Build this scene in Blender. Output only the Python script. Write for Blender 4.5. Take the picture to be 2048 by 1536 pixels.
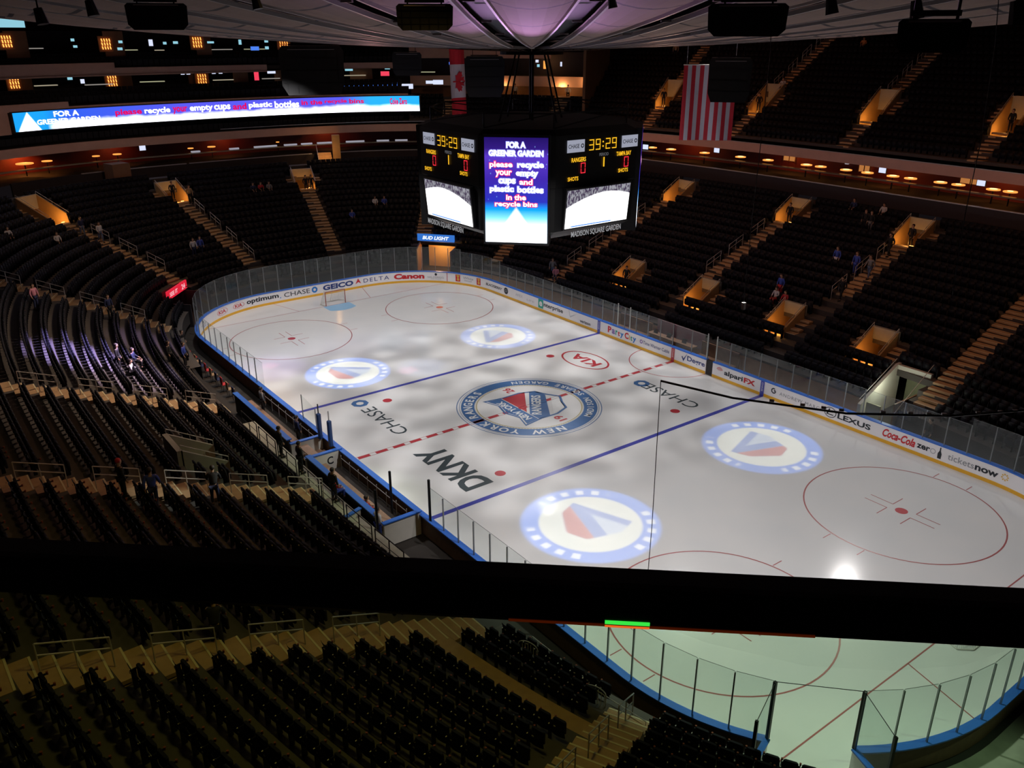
import bpy, bmesh, math, random
import numpy as np
from mathutils import Vector, Matrix

random.seed(7)
rng = np.random.default_rng(7)
for o in list(bpy.data.objects):
    bpy.data.objects.remove(o, do_unlink=True)
scene = bpy.context.scene
COL = scene.collection

# ------------------------------------------------------------------ camera
CAM = Vector((38.5271, -30.2493, 21.6281))
YAW, PITCH, ROLL, FPX = 2.4979, -0.3904, -0.0011, 1702.925
fwd = Vector((math.cos(YAW)*math.cos(PITCH), math.sin(YAW)*math.cos(PITCH), math.sin(PITCH)))
rgt = fwd.cross(Vector((0, 0, 1))).normalized()
upv = rgt.cross(fwd)
cr, sr = math.cos(ROLL), math.sin(ROLL)
RX = (cr*rgt + sr*upv); UY = (-sr*rgt + cr*upv)
cam_d = bpy.data.cameras.new('camera')
cam_d.sensor_fit = 'HORIZONTAL'; cam_d.sensor_width = 36.0
cam_d.lens = FPX/2048*36.0
cam_d.clip_start = 0.05; cam_d.clip_end = 400
cam = bpy.data.objects.new('camera', cam_d)
cam.matrix_world = Matrix(((RX.x, UY.x, -fwd.x, CAM.x), (RX.y, UY.y, -fwd.y, CAM.y), (RX.z, UY.z, -fwd.z, CAM.z), (0, 0, 0, 1)))
COL.objects.link(cam)
scene.camera = cam

# ------------------------------------------------------------------ world, exposure
w = bpy.data.worlds.new('arena_air'); scene.world = w; w.use_nodes = True
w.node_tree.nodes['Background'].inputs[0].default_value = (0.55, 0.42, 0.5, 1)
w.node_tree.nodes['Background'].inputs[1].default_value = 0.010
vs = scene.view_settings
vs.view_transform = 'Standard'; vs.look = 'None'; vs.gamma = 1; vs.use_curve_mapping = False
vs.exposure = 0.0
try:
    scene.cycles.max_bounces = 5; scene.cycles.diffuse_bounces = 2; scene.cycles.glossy_bounces = 2
    scene.cycles.transmission_bounces = 4; scene.cycles.transparent_max_bounces = 16
    scene.cycles.sample_clamp_indirect = 2.0; scene.cycles.caustics_reflective = False; scene.cycles.caustics_refractive = False
except Exception:
    pass

# ------------------------------------------------------------------ node helper
class N:
    def __init__(s, tree): s.t = tree
    def new(s, t, **k):
        n = s.t.nodes.new(t)
        for a, b in k.items(): setattr(n, a, b)
        return n
    def m(s, op, a, b=None, c=None, clamp=False):
        n = s.new('ShaderNodeMath', operation=op); n.use_clamp = clamp
        for i, v in enumerate((a, b, c)):
            if v is None: continue
            if isinstance(v, (int, float)): n.inputs[i].default_value = v
            else: s.t.links.new(v, n.inputs[i])
        return n.outputs[0]
    def mix(s, f, a, b):
        n = s.new('ShaderNodeMix'); n.data_type = 'RGBA'
        for i, v in ((0, f), (6, a), (7, b)):
            if isinstance(v, (int, float)): n.inputs[i].default_value = v
            elif isinstance(v, tuple): n.inputs[i].default_value = (*v[:3], 1)
            else: s.t.links.new(v, n.inputs[i])
        return n.outputs[2]
    def step(s, x, edge, soft):      # 1 where x > edge
        return s.m('MULTIPLY_ADD', s.m('SUBTRACT', x, edge), 1.0/soft, 0.5, clamp=True)
    def inside(s, x, lo, hi, soft):
        return s.m('MULTIPLY', s.step(x, lo, soft), s.m('SUBTRACT', 1.0, s.step(x, hi, soft)))

def spot(name, loc, target, power, color, angle, blend=0.3, size=0.3):
    l = bpy.data.lights.new(name, 'SPOT'); l.energy = power; l.color = color; l.spot_size = math.radians(angle); l.spot_blend = blend
    l.shadow_soft_size = size
    o = bpy.data.objects.new(name, l); o.location = loc
    o.rotation_euler = (Vector(target)-Vector(loc)).to_track_quat('-Z', 'Y').to_euler()
    COL.objects.link(o); return o

def gobo(o, build):
    """a projector lens: build(n, x, y) gives strength and colour from where the beam lands on the ice"""
    l = o.data; l.use_nodes = True; t = l.node_tree; n = N(t)
    em = [k for k in t.nodes if k.type == 'EMISSION'][0]
    g = n.new('ShaderNodeNewGeometry')
    sp = n.new('ShaderNodeSeparateXYZ'); t.links.new(g.outputs['Incoming'], sp.inputs[0])
    L = o.location
    k = n.m('DIVIDE', L.z, sp.outputs[2])
    x = n.m('SUBTRACT', L.x, n.m('MULTIPLY', sp.outputs[0], k)); y = n.m('SUBTRACT', L.y, n.m('MULTIPLY', sp.outputs[1], k))
    x = n.m('MULTIPLY_ADD', sp.outputs[0], 0, x)
    st, colr = build(n, x, y)
    t.links.new(st, em.inputs['Strength'])
    if colr is not None: t.links.new(colr, em.inputs['Color'])

ICE_P = 4300
def rink_mask(n, x, y, pad=0.0):
    qx = n.m('MAXIMUM', n.m('SUBTRACT', n.m('ABSOLUTE', x), 21.95), 0.0)
    qy = n.m('MAXIMUM', n.m('SUBTRACT', n.m('ABSOLUTE', y), 4.42), 0.0)
    d = n.m('SQRT', n.m('ADD', n.m('MULTIPLY', qx, qx), n.m('MULTIPLY', qy, qy)))
    return n.m('SUBTRACT', 1.0, n.step(d, 10.6+pad, 2.6))

def ice_light(n, x, y):
    mk = rink_mask(n, x, y)
    cb = n.new('ShaderNodeCombineXYZ'); n.t.links.new(x, cb.inputs[0]); n.t.links.new(y, cb.inputs[1])
    ns = n.new('ShaderNodeTexNoise'); ns.inputs['Scale'].default_value = 0.42; ns.inputs['Detail'].default_value = 2.5
    ns.inputs['Roughness'].default_value = 0.45
    n.t.links.new(cb.outputs[0], ns.inputs['Vector'])
    v = n.m('MULTIPLY_ADD', n.step(ns.outputs[0], 0.52, 0.22), 0.62, -0.30)
    reg = n.inside(x, -17.0, 10.5, 6.0)
    return n.m('MULTIPLY', mk, n.m('MULTIPLY_ADD', v, reg, 1.0)), None

for i, (lx, ly, tx, f) in enumerate(((-15, 14, -18, 1.45), (-21, -9, -18, 1.45), (0.5, 15.5, 0, 0.85), (0.5, -15.5, 0, 0.85), (7.7, 27.5, 14, 1.05), (21, -9, 17, 2.05))):
    o = spot('ice_floodlight', (lx, ly, 21.0), (tx, ly*0.4, 0), ICE_P*f, (1.0, 0.965, 0.94), 128, 0.5, 0.5)
    gobo(o, ice_light)
    o.data.use_shadow = True

def logo_gobo(cx, cy, R, rot, strength):
    def b(n, x, y):
        dx = n.m('SUBTRACT', x, cx); dy = n.m('SUBTRACT', y, cy)
        c, s_ = math.cos(rot), math.sin(rot)
        X = n.m('ADD', n.m('MULTIPLY', dx, c/R), n.m('MULTIPLY', dy, s_/R)); Y = n.m('ADD', n.m('MULTIPLY', dx, -s_/R), n.m('MULTIPLY', dy, c/R))
        r = n.m('SQRT', n.m('ADD', n.m('MULTIPLY', X, X), n.m('MULTIPLY', Y, Y)))
        ang = n.m('ARCTAN2', Y, X)
        outer = n.m('SUBTRACT', 1.0, n.step(r, 1.0, 0.06))
        ring = n.m('MULTIPLY', n.step(r, 0.74, 0.04), 1.0)
        # letters on the ring: light gaps in the blue
        wv = n.m('MULTIPLY', n.step(n.m('SINE', n.m('MULTIPLY', ang, 23.0)), 0.05, 0.5), n.inside(r, 0.81, 0.93, 0.03))
        wv = n.m('MULTIPLY', wv, n.step(n.m('SINE', n.m('MULTIPLY_ADD', ang, 3.0, 0.6)), -0.35, 0.3))
        # shield
        sh = n.m('MULTIPLY', n.inside(X, -0.48, 0.48, 0.04), n.inside(Y, -0.4, 0.36, 0.04))
        wd = n.m('SUBTRACT', n.m('MULTIPLY', Y, 0.75), n.m('SUBTRACT', n.m('ABSOLUTE', X), 0.46))
        sh = n.m('MULTIPLY', sh, n.step(wd, 0.0, 0.06))
        band = n.inside(n.m('ADD', n.m('MULTIPLY', Y, 1.0), n.m('MULTIPLY', X, 0.8)), -0.13, 0.13, 0.03)
        red = n.m('MULTIPLY', sh, n.m('SUBTRACT', 1.0, n.step(n.m('ADD', Y, n.m('MULTIPLY', X, 0.8)), -0.13, 0.04)))
        blue = n.m('MAXIMUM', n.m('MULTIPLY', sh, band), n.m('MULTIPLY', sh, n.step(Y, 0.22, 0.05)))
        base = n.mix(ring, (0.80, 0.84, 0.74), (0.02, 0.22, 0.85))
        base = n.mix(wv, base, (0.80, 0.88, 1.0))
        base = n.mix(n.m('MULTIPLY', sh, 0.9), base, (0.50, 0.62, 0.80))
        base = n.mix(n.m('MULTIPLY', blue, 0.9), base, (0.06, 0.20, 0.62))
        base = n.mix(n.m('MULTIPLY', red, 0.95), base, (0.50, 0.02, 0.0))
        return n.m('MULTIPLY', outer, strength), base
    return b

GP = 11000
for cx, cy, R, rot, pw in ((-12.0, -6.5, 2.9, 0.9, 1.35), (-12.0, 6.3, 2.9, 2.6, 0.9), (12.7, -6.2, 3.35, 0.35, 1.1), (12.4, 7.0, 3.3, 1.9, 0.9)):
    lx, ly = cx*0.5+(6 if cx > 0 else -6), cy*1.2+(-4 if cy < 0 else 4)
    o = spot('logo_projector', (lx, ly, 19.9), (cx, cy, 0), GP*pw, (1, 1, 1), 40, 0.1, 0.03)
    gobo(o, logo_gobo(cx, cy, R, rot, 1.0))
# coloured wash beams
spot('wash_beam', (-11, -7, 20.2), (-9.8, -1.9, 0), 4200, (0.45, 0.6, 1.0), 12, 0.9, 0.1)
spot('wash_beam', (-11, -7, 20.2), (-9.9, -3.0, 0), 5000, (1.0, 0.35, 0.5), 4.5, 0.8, 0.1)
spot('wash_beam', (-12, -5, 20.2), (-16.0, -10.5, 0), 4600, (0.62, 0.45, 1.0), 17, 0.9, 0.1)
spot('wash_beam', (-12, -5, 20.2), (-16.5, -10.3, 0), 4500, (1.0, 0.3, 0.5), 4, 0.8, 0.1)
spot('wash_beam', (-9, -8, 20.4), (-15.0, -22.5, 4), 170000, (0.50, 0.40, 1.0), 15, 0.8, 0.1)
spot('wash_beam', (-9, -8, 20.4), (-12.0, -20.3, 3), 60000, (0.95, 0.70, 0.95), 17, 0.8, 0.1)
spot('wash_beam', (-9, -8, 20.4), (-20.0, -17.5, 2), 14000, (0.6, 0.40, 1.0), 14, 0.8, 0.1)
spot('wash_beam', (12, 6, 21.0), (5.6, -23.4, 4), 22000, (0.95, 1.0, 0.85), 4.5, 0.5, 0.1)
spot('wash_beam', (12, 6, 21.0), (3.4, -16.2, 1.2), 9000, (0.80, 0.95, 0.55), 22, 0.8, 0.2)
spot('wash_beam', (40, 3, 22.0), (32, -10.5, 0), 5000, (0.80, 1.0, 0.70), 34, 0.8, 0.2)

def area(name, loc, target, power, color, sx, sy):
    l = bpy.data.lights.new(name, 'AREA'); l.energy = power; l.color = color; l.shape = 'RECTANGLE'; l.size = sx; l.size_y = sy
    o = bpy.data.objects.new(name, l); o.location = loc
    o.rotation_euler = (Vector(target)-Vector(loc)).to_track_quat('-Z', 'Y').to_euler()
    o.visible_camera = True
    COL.objects.link(o); return o

# dim house lights of the stands, hung under the roof
def stand_light(loc, target, power, color, angle=100):
    return spot('house_light', loc, target, power, color, angle, 0.8, 1.2)
AMB = (1.0, 0.46, 0.24)
for x in (-24, -4, 16):
    stand_light((x, 30, 23.2), (x, 44, 13), 900, (1.0, 0.34, 0.12), 110)
    stand_light((x, 14, 20.6), (x, 27, 5), 1500, AMB, 100)
stand_light((-30, 14, 22.6), (-42, 20, 5), 1500, (1.0, 0.6, 0.34), 100)
stand_light((-30, -12, 22.6), (-42, -10, 4), 2000, (1.0, 0.6, 0.34), 110)
stand_light((-10, -9, 20.8), (-12, -22, 4), 11000, (1.0, 0.72, 0.50), 80)
stand_light((2, -16, 21.4), (6, -27, 4), 1100, (1.0, 0.5, 0.26), 90)
stand_light((24, -20, 22.8), (19, -25, 4), 1500, (1.0, 0.64, 0.14), 110)
# added spots with no fixture, washing the underside of the roof
spot('roof_fill_spot', (10, -8, 17.6), (24, -19, 23), 2600, (0.85, 0.45, 1.0), 62, 0.9, 0.4)
spot('roof_fill_spot', (5, 5, 18.2), (24, 2, 24), 700, (1.0, 0.50, 0.36), 130, 0.9, 0.4)
spot('roof_fill_spot', (-5, -7, 18.2), (2, -22, 24), 800, (1.0, 0.45, 0.42), 130, 0.9, 0.4)

# ------------------------------------------------------------------ materials
MATS = {}
def mat(name, color=(0.5, 0.5, 0.5), rough=0.6, metal=0.0, emit=None, es=1.0, noise=None, spec=0.5, bump=None, coat=0):
    if name in MATS: return MATS[name]
    m = bpy.data.materials.new(name); m.use_nodes = True; t = m.node_tree; n = N(t)
    b = t.nodes['Principled BSDF']
    b.inputs['Base Color'].default_value = (*color, 1); b.inputs['Roughness'].default_value = rough; b.inputs['Metallic'].default_value = metal
    b.inputs['Specular IOR Level'].default_value = spec
    if coat: b.inputs['Coat Weight'].default_value = coat
    if emit is not None:
        b.inputs['Emission Color'].default_value = (*emit, 1); b.inputs['Emission Strength'].default_value = es
    if noise:
        sc, amt = noise
        tc = n.new('ShaderNodeTexCoord'); ns = n.new('ShaderNodeTexNoise'); ns.inputs['Scale'].default_value = sc; ns.inputs['Detail'].default_value = 4
        t.links.new(tc.outputs['Object'], ns.inputs['Vector'])
        f = n.m('MULTIPLY_ADD', ns.outputs[0], 2*amt, 1-amt)
        vm = n.new('ShaderNodeVectorMath', operation='SCALE'); vm.inputs[0].default_value = color; t.links.new(f, vm.inputs['Scale'])
        t.links.new(vm.outputs[0], b.inputs['Base Color'])
        if bump:
            bp = n.new('ShaderNodeBump'); bp.inputs['Strength'].default_value = bump; t.links.new(ns.outputs[0], bp.inputs['Height']); t.links.new(bp.outputs[0], b.inputs['Normal'])
    MATS[name] = m
    return m

def glassmat(name, tint, opacity, rough=0.05):
    if name in MATS: return MATS[name]
    m = bpy.data.materials.new(name); m.use_nodes = True; t = m.node_tree
    for k in list(t.nodes):
        if k.type == 'BSDF_PRINCIPLED': t.nodes.remove(k)
    out = [k for k in t.nodes if k.type == 'OUTPUT_MATERIAL'][0]
    tr = t.nodes.new('ShaderNodeBsdfTransparent'); tr.inputs[0].default_value = (*tint, 1)
    gl = t.nodes.new('ShaderNodeBsdfGlossy'); gl.inputs[0].default_value = (0.9, 0.95, 1, 1); gl.inputs['Roughness'].default_value = rough
    df = t.nodes.new('ShaderNodeBsdfDiffuse'); df.inputs[0].default_value = (0.55, 0.6, 0.58, 1)
    mx = t.nodes.new('ShaderNodeMixShader'); mx.inputs[0].default_value = opacity
    mx2 = t.nodes.new('ShaderNodeMixShader'); mx2.inputs[0].default_value = 0.4
    t.links.new(df.outputs[0], mx2.inputs[1]); t.links.new(gl.outputs[0], mx2.inputs[2])
    t.links.new(tr.outputs[0], mx.inputs[1]); t.links.new(mx2.outputs[0], mx.inputs[2]); t.links.new(mx.outputs[0], out.inputs[0])
    MATS[name] = m
    return m

def glow(name, color, s):
    m = mat(name, (0, 0, 0), 0.5, emit=color, es=s)
    try: m.cycles.emission_sampling = 'NONE'
    except Exception: pass
    return m

M_ICE = None
def make_ice():
    m = bpy.data.materials.new('ice'); m.use_nodes = True; t = m.node_tree; n = N(t); b = t.nodes['Principled BSDF']
    tc = n.new('ShaderNodeTexCoord')
    ns = n.new('ShaderNodeTexNoise'); ns.inputs['Scale'].default_value = 0.35; ns.inputs['Detail'].default_value = 6; t.links.new(tc.outputs['Object'], ns.inputs['Vector'])
    ns2 = n.new('ShaderNodeTexNoise'); ns2.inputs['Scale'].default_value = 14; ns2.inputs['Detail'].default_value = 3; t.links.new(tc.outputs['Object'], ns2.inputs['Vector'])
    c = n.mix(ns.outputs[0], (0.70, 0.72, 0.74), (0.84, 0.82, 0.81))
    t.links.new(c, b.inputs['Base Color'])
    t.links.new(n.m('MULTIPLY_ADD', ns2.outputs[0], 0.12, 0.08), b.inputs['Roughness'])
    b.inputs['IOR'].default_value = 1.31; b.inputs['Specular IOR Level'].default_value = 0.4
    return m
M_ICE = make_ice()
def paint(name, c): return mat(name, c, 0.3, noise=(3.0, 0.12))
P_RED = paint('ice_paint_red', (0.50, 0.045, 0.06)); P_RED2 = paint('ice_paint_thin_red', (0.42, 0.12, 0.12))
P_BLUE = paint('ice_paint_blue', (0.07, 0.08, 0.42)); P_LBLUE = paint('ice_paint_crease', (0.30, 0.58, 0.86))
P_LOGO = paint('ice_paint_logo_blue', (0.06, 0.16, 0.38)); P_BLACK = paint('ice_paint_black', (0.05, 0.07, 0.08)); P_WHITE = paint('ice_paint_white', (0.78, 0.79, 0.8))
P_GOLD = paint('ice_paint_gold', (0.45, 0.38, 0.16))
M_BLUECAP = mat('blue_cap_plastic', (0.04, 0.17, 0.68), 0.4, noise=(2, .1)); M_YEL = mat('yellow_kickplate', (0.80, 0.42, 0.03), 0.4, noise=(2, .1))
M_BOARD = mat('white_board_plastic', (0.88, 0.85, 0.88), 0.35, noise=(1.2, .05)); M_BOARDBACK = mat('board_back_wood', (0.16, 0.09, 0.05), 0.7, noise=(4, .3))
M_CONC = mat('stand_concrete', (0.095, 0.086, 0.082), 0.8, noise=(1.3, .2)); M_RISER = mat('riser_dark', (0.07, 0.06, 0.06), 0.8, noise=(2, .2))
M_STEP = mat('aisle_step_tan', (0.55, 0.36, 0.20), 0.7, noise=(3, .25)); M_NOSE = mat('step_nosing_pale', (0.85, 0.75, 0.50), 0.6)
M_SEAT = mat('seat_fabric_black', (0.008, 0.008, 0.014), 0.6, noise=(30, .3), spec=.25); M_SEATB = mat('seat_shell_black', (0.008, 0.008, 0.010), 0.35)
M_TAG = mat('seat_tag_pale', (0.80, 0.76, 0.72), 0.3); M_CUP = mat('seat_cup_holder', (0.30, 0.08, 0.04), 0.4)
M_BLACK = mat('black_metal', (0.012, 0.012, 0.014), 0.45, noise=(8, .2)); M_STEEL = mat('brushed_steel', (0.62, 0.60, 0.60), 0.4, 0.3, noise=(20, .1))
M_ALU = mat('aluminium_post', (0.30, 0.31, 0.32), 0.4, 0.7); M_DKBLUE = mat('dark_blue_paint', (0.02, 0.06, 0.2), 0.4)
M_FASC = mat('fascia_panel', (0.72, 0.46, 0.40), 0.6, noise=(1.5, .1)); M_WALLD = mat('dark_wall', (0.035, 0.028, 0.035), 0.8, noise=(2, .2))
M_REDW = mat('suite_red_wall', (0.16, 0.02, 0.012), 0.6, noise=(1.5, .2)); M_BROWN = mat('suite_brown_wall', (0.22, 0.11, 0.06), 0.6, noise=(1.5, .2))
M_ORW = mat('vomitory_orange_wall', (0.50, 0.32, 0.14), 0.6, noise=(1.5, .15)); M_GREYW = mat('vomitory_grey_lintel', (0.36, 0.35, 0.31), 0.7, noise=(2, .15))
M_WHITEW = mat('white_painted_wall', (0.66, 0.64, 0.60), 0.6, noise=(2, .1)); M_GREENW = mat('pale_green_wall', (0.50, 0.52, 0.36), 0.6, noise=(2, .15))
M_CEILD = mat('roof_channel_dark', (0.03, 0.025, 0.03), 0.7); M_EDGE = mat('roof_channel_edge', (0.5, 0.45, 0.46), 0.5)
M_PLATF = mat('walkway_planks', (0.42, 0.42, 0.34), 0.6, noise=(1.2, .4)); M_WOOD = mat('bench_wood', (0.30, 0.18, 0.12), 0.5, noise=(5, .3))
M_RUBBER = mat('black_rubber_floor', (0.03, 0.025, 0.022), 0.8, noise=(2, .3))
G_GLASS = glassmat('rink_glass', (0.90, 0.94, 0.93), 0.11); G_NEAR = glassmat('bridge_glass_green', (0.80, 0.93, 0.80), 0.012)
G_NET = glassmat('fine_netting', (0.97, 0.97, 0.97), 0.006)

# ------------------------------------------------------------------ mesh builder
class MB:
    def __init__(s): s.v = []; s.f = []; s.mi = []; s.cur = 0
    def add(s, vs_, fs):
        b = len(s.v); s.v.extend([tuple(p) for p in vs_])
        for f in fs: s.f.append(tuple(i+b for i in f)); s.mi.append(s.cur)
    def m(s, i): s.cur = i; return s
    def obox(s, c, ax, ay, az):
        c = Vector(c); ax, ay, az = Vector(ax), Vector(ay), Vector(az)
        p = [c+i*ax+j*ay+k*az for k in (-1, 1) for j in (-1, 1) for i in (-1, 1)]
        s.add(p, [(0, 2, 3, 1), (4, 5, 7, 6), (0, 1, 5, 4), (2, 6, 7, 3), (0, 4, 6, 2), (1, 3, 7, 5)]); return s
    def box(s, c, sz, rz=0):
        cc, ss = math.cos(rz), math.sin(rz)
        return s.obox(c, (cc*sz[0]/2, ss*sz[0]/2, 0), (-ss*sz[1]/2, cc*sz[1]/2, 0), (0, 0, sz[2]/2))
    def cbox(s, c, sz, rz=0, ch=0.02):   # chamfered box (upright), octagonal plan
        cc, ss = math.cos(rz), math.sin(rz); X, Y = sz[0]/2, sz[1]/2; ch = min(ch, X*.8, Y*.8)
        pl = [(-X+ch, -Y), (X-ch, -Y), (X, -Y+ch), (X, Y-ch), (X-ch, Y), (-X+ch, Y), (-X, Y-ch), (-X, -Y+ch)]
        P = []
        for z, k in ((-sz[2]/2, 1), (sz[2]/2-ch, 1), (sz[2]/2, 1-ch/max(X, Y))):
            for (a, b) in pl: P.append((c[0]+(a*cc-b*ss)*k, c[1]+(a*ss+b*cc)*k, c[2]+z))
        F = [tuple(range(7, -1, -1)), tuple(range(16, 24))]
        for l in (0, 8):
            for i in range(8): F.append((l+i, l+(i+1) % 8, l+8+(i+1) % 8, l+8+i))
        s.add(P, F); return s
    def tube(s, a, b, r, n=6, r2=None):
        a, b = Vector(a), Vector(b); d = (b-a)
        if d.length < 1e-6: return s
        d.normalize(); u = d.orthogonal().normalized(); w_ = d.cross(u); r2 = r if r2 is None else r2
        P = [a+r*(math.cos(t)*u+math.sin(t)*w_) for t in [2*math.pi*i/n for i in range(n)]]+[b+r2*(math.cos(t)*u+math.sin(t)*w_) for t in [2*math.pi*i/n for i in range(n)]]
        s.add(P, [(i, (i+1) % n, n+(i+1) % n, n+i) for i in range(n)]+[tuple(range(n-1, -1, -1)), tuple(range(n, 2*n))]); return s
    def line(s, pts, r, n=6):
        for a, b in zip(pts[:-1], pts[1:]): s.tube(a, b, r, n)
        return s
    def prism(s, poly, z0, z1):
        n = len(poly)
        s.add([(x, y, z0) for x, y in poly]+[(x, y, z1) for x, y in poly], [tuple(range(n-1, -1, -1)), tuple(range(n, 2*n))]+[(i, (i+1) % n, n+(i+1) % n, n+i) for i in range(n)]); return s
    def strip(s, A, B, closed=False):
        n = len(A); r = range(n if closed else n-1)
        s.add(list(A)+list(B), [(i, (i+1) % n, n+(i+1) % n, n+i) for i in r]); return s
    def quad(s, a, b, c, d): s.add([a, b, c, d], [(0, 1, 2, 3)]); return s
    def build(s, name, mats, parent=None, loc=None, smooth=False):
        me = bpy.data.meshes.new(name); me.from_pydata(s.v, [], s.f)
        if not isinstance(mats, (list, tuple)): mats = [mats]
        for m_ in mats: me.materials.append(m_)
        if len(mats) > 1: me.polygons.foreach_set('material_index', s.mi)
        if smooth: me.polygons.foreach_set('use_smooth', [True]*len(me.polygons))
        me.update()
        o = bpy.data.objects.new(name, me); COL.objects.link(o)
        if parent is not None: o.parent = parent
        if loc is not None: o.location = loc
        return o

def thing(name, label, cat, loc=(0, 0, 0), rz=0.0, group=None):
    o = bpy.data.objects.new(name, None); COL.objects.link(o); o.empty_display_size = 0.2
    o.location = loc; o.rotation_euler = (0, 0, rz); o['label'] = label; o['category'] = cat
    if group: o['group'] = group
    return o
def tag(o, label, cat, group=None, kind=None):
    o['label'] = label; o['category'] = cat
    if group: o['group'] = group
    if kind: o['kind'] = kind
    return o
def struct(o): o['kind'] = 'structure'; return o
def dup(root, loc, rz, label, group=None):
    r = root.copy(); COL.objects.link(r); r.location = loc; r.rotation_euler = (0, 0, rz); r['label'] = label
    if group: r['group'] = group
    for ch in root.children:
        c = ch.copy(); COL.objects.link(c); c.parent = r
        for g in ch.children:
            d = g.copy(); COL.objects.link(d); d.parent = c
    return r
ORD = ['first', 'second', 'third', 'fourth', 'fifth', 'sixth', 'seventh', 'eighth', 'ninth', 'tenth', 'eleventh', 'twelfth', 'thirteenth', 'fourteenth', 'fifteenth', 'sixteenth', 'seventeenth', 'eighteenth', 'nineteenth', 'twentieth']
TENS = {2: 'twenty', 3: 'thirty', 4: 'forty'}
def ordi(i):
    if i < 20: return ORD[i]
    t, u = divmod(i+1, 10)
    if u == 0: return {3: 'thirtieth', 4: 'fortieth', 5: 'fiftieth'}[t]
    return TENS[t]+'-'+ORD[u-1]

# ------------------------------------------------------------------ text outlines
_tc = {}
def text2d(s, bold=0.0, shear=0.0, space=1.0, extrude=0.0):
    key = (s, bold, shear, space)
    if key in _tc: return _tc[key]
    cu = bpy.data.curves.new('t', 'FONT'); cu.body = s; cu.size = 1; cu.offset = bold; cu.shear = shear; cu.space_character = space; cu.resolution_u = 3
    ob = bpy.data.objects.new('t', cu); COL.objects.link(ob)
    dg = bpy.context.evaluated_depsgraph_get(); me = bpy.data.meshes.new_from_object(ob.evaluated_get(dg))
    V = np.array([v.co[:2] for v in me.vertices]).reshape(-1, 2); F = [tuple(p.vertices) for p in me.polygons]
    bpy.data.objects.remove(ob); bpy.data.curves.remove(cu); bpy.data.meshes.remove(me)
    if len(V) == 0: V = np.zeros((0, 2))
    else:
        V = V-V.min(0)
    _tc[key] = (V, F)
    return V, F
def add_text(mb, s, fn, w=None, h=None, center=True, **k):
    """fn(x, y) -> 3d. width/height fit; origin at the text box centre"""
    V, F = text2d(s, **k)
    if len(V) == 0: return
    W_, H_ = V[:, 0].max(), V[:, 1].max()
    sx = w/W_ if w else h/H_; sy = h/H_ if h else w/W_
    P = [fn((x-W_/2)*sx, (y-H_/2)*sy) for x, y in V]
    mb.add(P, F)
def shape2d(mb, fn, poly): mb.add([fn(x, y) for x, y in poly], [tuple(range(len(poly)))])
def disc(fn, mb, cx, cy, rx, ry=None, n=24):
    ry = ry or rx
    shape2d(mb, fn, [(cx+rx*math.cos(2*math.pi*i/n), cy+ry*math.sin(2*math.pi*i/n)) for i in range(n)])
def ringp(fn, mb, cx, cy, r0, r1, n=48, a0=0, a1=360, sy=1.0):
    A = []; B = []
    m_ = n+1
    for i in range(m_):
        t = math.radians(a0+(a1-a0)*i/n); A.append(fn(cx+r0*math.cos(t), cy+sy*r0*math.sin(t))); B.append(fn(cx+r1*math.cos(t), cy+sy*r1*math.sin(t)))
    mb.add(A+B, [(i, i+1, m_+i+1, m_+i) for i in range(n)])

# ================================================================== the rink
HL, HW, R0 = 30.48, 12.95, 8.53
PERIM = 4*(HL-R0)+2*math.pi*R0+4*(HW-R0)
def bpt(s, off=0.0):
    """point on the board line s metres from the red line on the far side, going left; off = metres outward"""
    L1 = HL-R0; Lc = R0*math.pi/2; L2 = 2*(HW-R0); s = s % PERIM
    for g in (('l', (0, HW), (-1, 0), L1, (0, 1)), ('c', (-HL+R0, HW-R0), 90, Lc), ('l', (-HL, HW-R0), (0, -1), L2, (-1, 0)), ('c', (-HL+R0, -HW+R0), 180, Lc),
              ('l', (-HL+R0, -HW), (1, 0), 2*L1, (0, -1)), ('c', (HL-R0, -HW+R0), 270, Lc), ('l', (HL, -HW+R0), (0, 1), L2, (1, 0)), ('c', (HL-R0, HW-R0), 0, Lc), ('l', (HL-R0, HW), (-1, 0), L1+1e-6, (0, 1))):
        if s <= g[3]+1e-9:
            if g[0] == 'l': return (g[1][0]+g[2][0]*s+g[4][0]*off, g[1][1]+g[2][1]*s+g[4][1]*off, g[4])
            a = math.radians(g[2])+s/R0; nx, ny = math.cos(a), math.sin(a)
            return (g[1][0]+nx*(R0+off), g[1][1]+ny*(R0+off), (nx, ny))
        s -= g[3]
def srange(s0, s1, d=0.6):
    n = max(1, int(math.ceil(abs(s1-s0)/d))); return [s0+(s1-s0)*i/n for i in range(n+1)]
def s_of(x, y):
    best = min((math.hypot(bpt(i*0.1)[0]-x, bpt(i*0.1)[1]-y), i*0.1) for i in range(int(PERIM*10))); return best[1]

ring = [bpt(s)[:2] for s in srange(0, PERIM, 0.5)[:-1]]
mb = MB(); mb.add([(x, y, 0.0) for x, y in ring], [tuple(range(len(ring)))])
ICE = mb.build('ice_sheet', M_ICE)
tag(ICE, 'white hockey ice sheet with painted lines and emblems inside the boards', 'ice rink')
mb = MB(); mb.quad((-75, -75, -0.06), (75, -75, -0.06), (75, 75, -0.06), (-75, 75, -0.06)); struct(mb.build('floor', M_RUBBER))
Z1 = 0.004
def icefn(cx, cy, rx, z=Z1):   # local frame whose reading direction is rx (unit), up = rx rotated +90
    ux, uy = -rx[1], rx[0]
    return lambda a, b: (cx+a*rx[0]+b*ux, cy+a*rx[1]+b*uy, z)
I0 = icefn(0, 0, (1, 0)); FLIP = lambda cx, cy, z=Z1: icefn(cx, cy, (-1, 0), z)
def icepart(name, mb, m, label=None):
    o = mb.build(name, m, ICE)
    if label: o['label'] = label
    return o
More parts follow.
